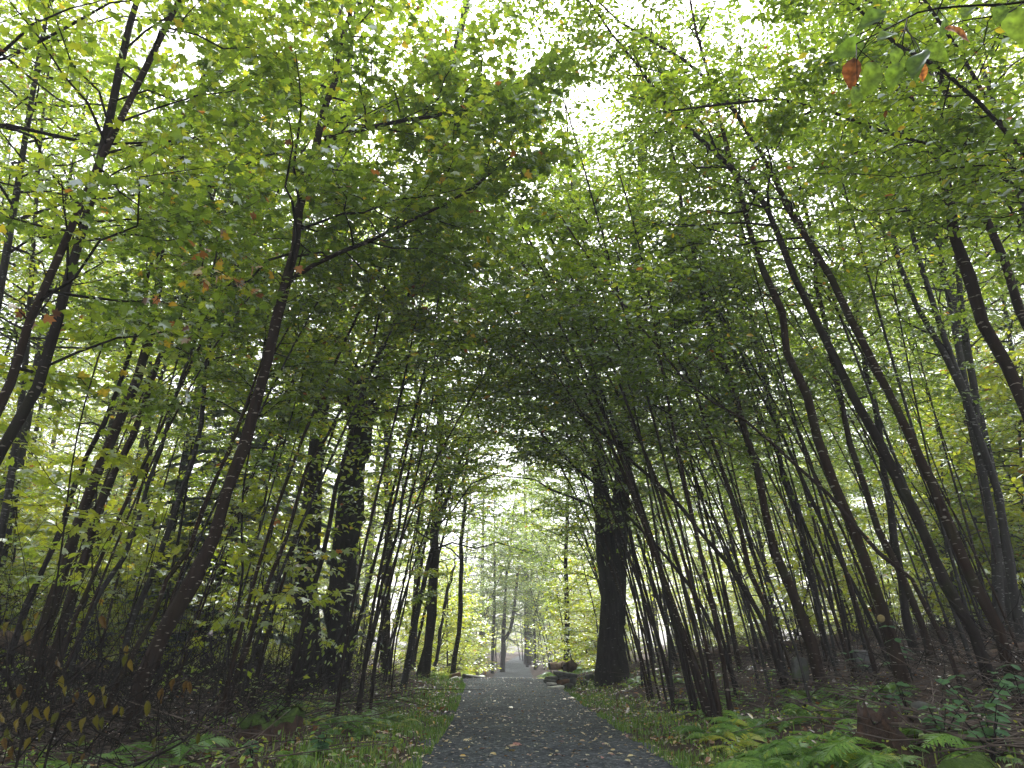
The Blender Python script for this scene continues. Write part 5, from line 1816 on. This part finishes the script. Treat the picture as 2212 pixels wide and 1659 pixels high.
WL = [(40, 80), (165, 55), (230, 10), (645, 40), (175, 140), (370, 300), (395, 420), (470, 510), (570, 520), (650, 470), (665, 530), (780, 280), (790, 220), (820, 310), (720, 590), (760, 600), (920, 580),
      (1080, 430), (1160, 440), (1185, 450), (1010, 500), (1235, 770), (970, 800), (610, 665), (640, 670), (510, 780), (440, 900), (520, 890), (170, 800), (60, 740), (30, 800), (240, 610), (155, 570), (90, 560),
      (65, 520), (300, 610), (340, 650), (110, 680), (440, 690), (520, 680), (410, 470), (120, 470), (190, 660), (20, 640), (260, 740), (80, 860)]
rr = np.random.default_rng(15)
WT = []
for q, (x_, y_) in enumerate(WL):
    t_ = rr.choice([0.1, 0.4, 0.55, 0.75, 0.95], p=[0.25, 0.25, 0.2, 0.1, 0.2])
    if (x_, y_) in ((790, 220), (820, 310), (720, 590)):
        t_ = 0.8
    WT.append((*Z4(x_, y_), rr.uniform(22, 34), float(t_), 0.25 * rr.normal(), 1.0))
wl = [l_ for l_ in WT if l_[0] < 160]
wm = [l_ for l_ in WT if l_[0] >= 160 and l_[0] < 300]
wr = [l_ for l_ in WT if l_[0] >= 300]
hanging('wilted_sapling', 'wilted sapling with limp yellow brown leaves in the lowest corner by the low clump', 'sapling',
        [([Z4(60, 1120), Z4(110, 900), Z4(140, 700), Z4(90, 520), Z4(40, 330), Z4(60, 160)], 7, 3), ([Z4(140, 700), Z4(250, 480), Z4(330, 300), Z4(370, 150)], 5, 2),
         ([Z4(0, 260), Z4(120, 190), Z4(230, 120), Z4(330, 0)], 5, 3), ([Z4(110, 900), Z4(260, 720), Z4(400, 640)], 4, 2), ([Z4(110, 900), Z4(40, 700), Z4(20, 600)], 4, 2)],
        wl, 3.9, 0.06, LIMPED, 8, 'limp')
hanging('wilted_sapling', 'wilted sapling with limp hanging leaves just before the stout birch base', 'sapling',
        [([Z4(250, 1100), Z4(300, 850), Z4(380, 600), Z4(400, 380), Z4(370, 160), Z4(380, 40)], 7, 3), ([Z4(745, 775), Z4(600, 715), Z4(500, 570), Z4(420, 430), Z4(395, 330)], 6, 3),
         ([Z4(300, 850), Z4(450, 700), Z4(600, 620)], 4, 2), ([Z4(420, 430), Z4(560, 300), Z4(700, 250), Z4(880, 210)], 4, 2), ([Z4(500, 570), Z4(620, 440), Z4(780, 220)], 4, 2)],
        wm, 4.0, 0.06, LIMPED, 9, 'limp')
hanging('wilted_sapling', 'wilted twig with a few limp leaves beside the mossy stump', 'sapling',
        [([Z4(830, 940), Z4(980, 870), Z4(1150, 780), Z4(1269, 640)], 6, 3), ([Z4(980, 870), Z4(975, 780), Z4(1000, 520), Z4(1070, 400), Z4(1150, 400)], 4, 2)],
        wr, 4.2, 0.06, LIMPED, 10, 'limp')

# ------------------------------------------------------------------ mist in the woods
if HAZE_DENSITY > 0:
    hz, nt, out = nodes_of('mist')
    pv = nt.nodes.new('ShaderNodeVolumePrincipled')
    pv.inputs['Color'].default_value = (0.94, 0.97, 1.0, 1)
    pv.inputs['Density'].default_value = HAZE_DENSITY
    pv.inputs['Anisotropy'].default_value = 0.0
    nt.links.new(pv.outputs[0], out.inputs['Volume'])
    V, Q = box(154, 164, 36, 0, 61, 15.5)
    tag(obj('haze', mesh_from('haze', V, Q, hz)), kind='stuff')
print('LEAVES', N_LEAVES[0])
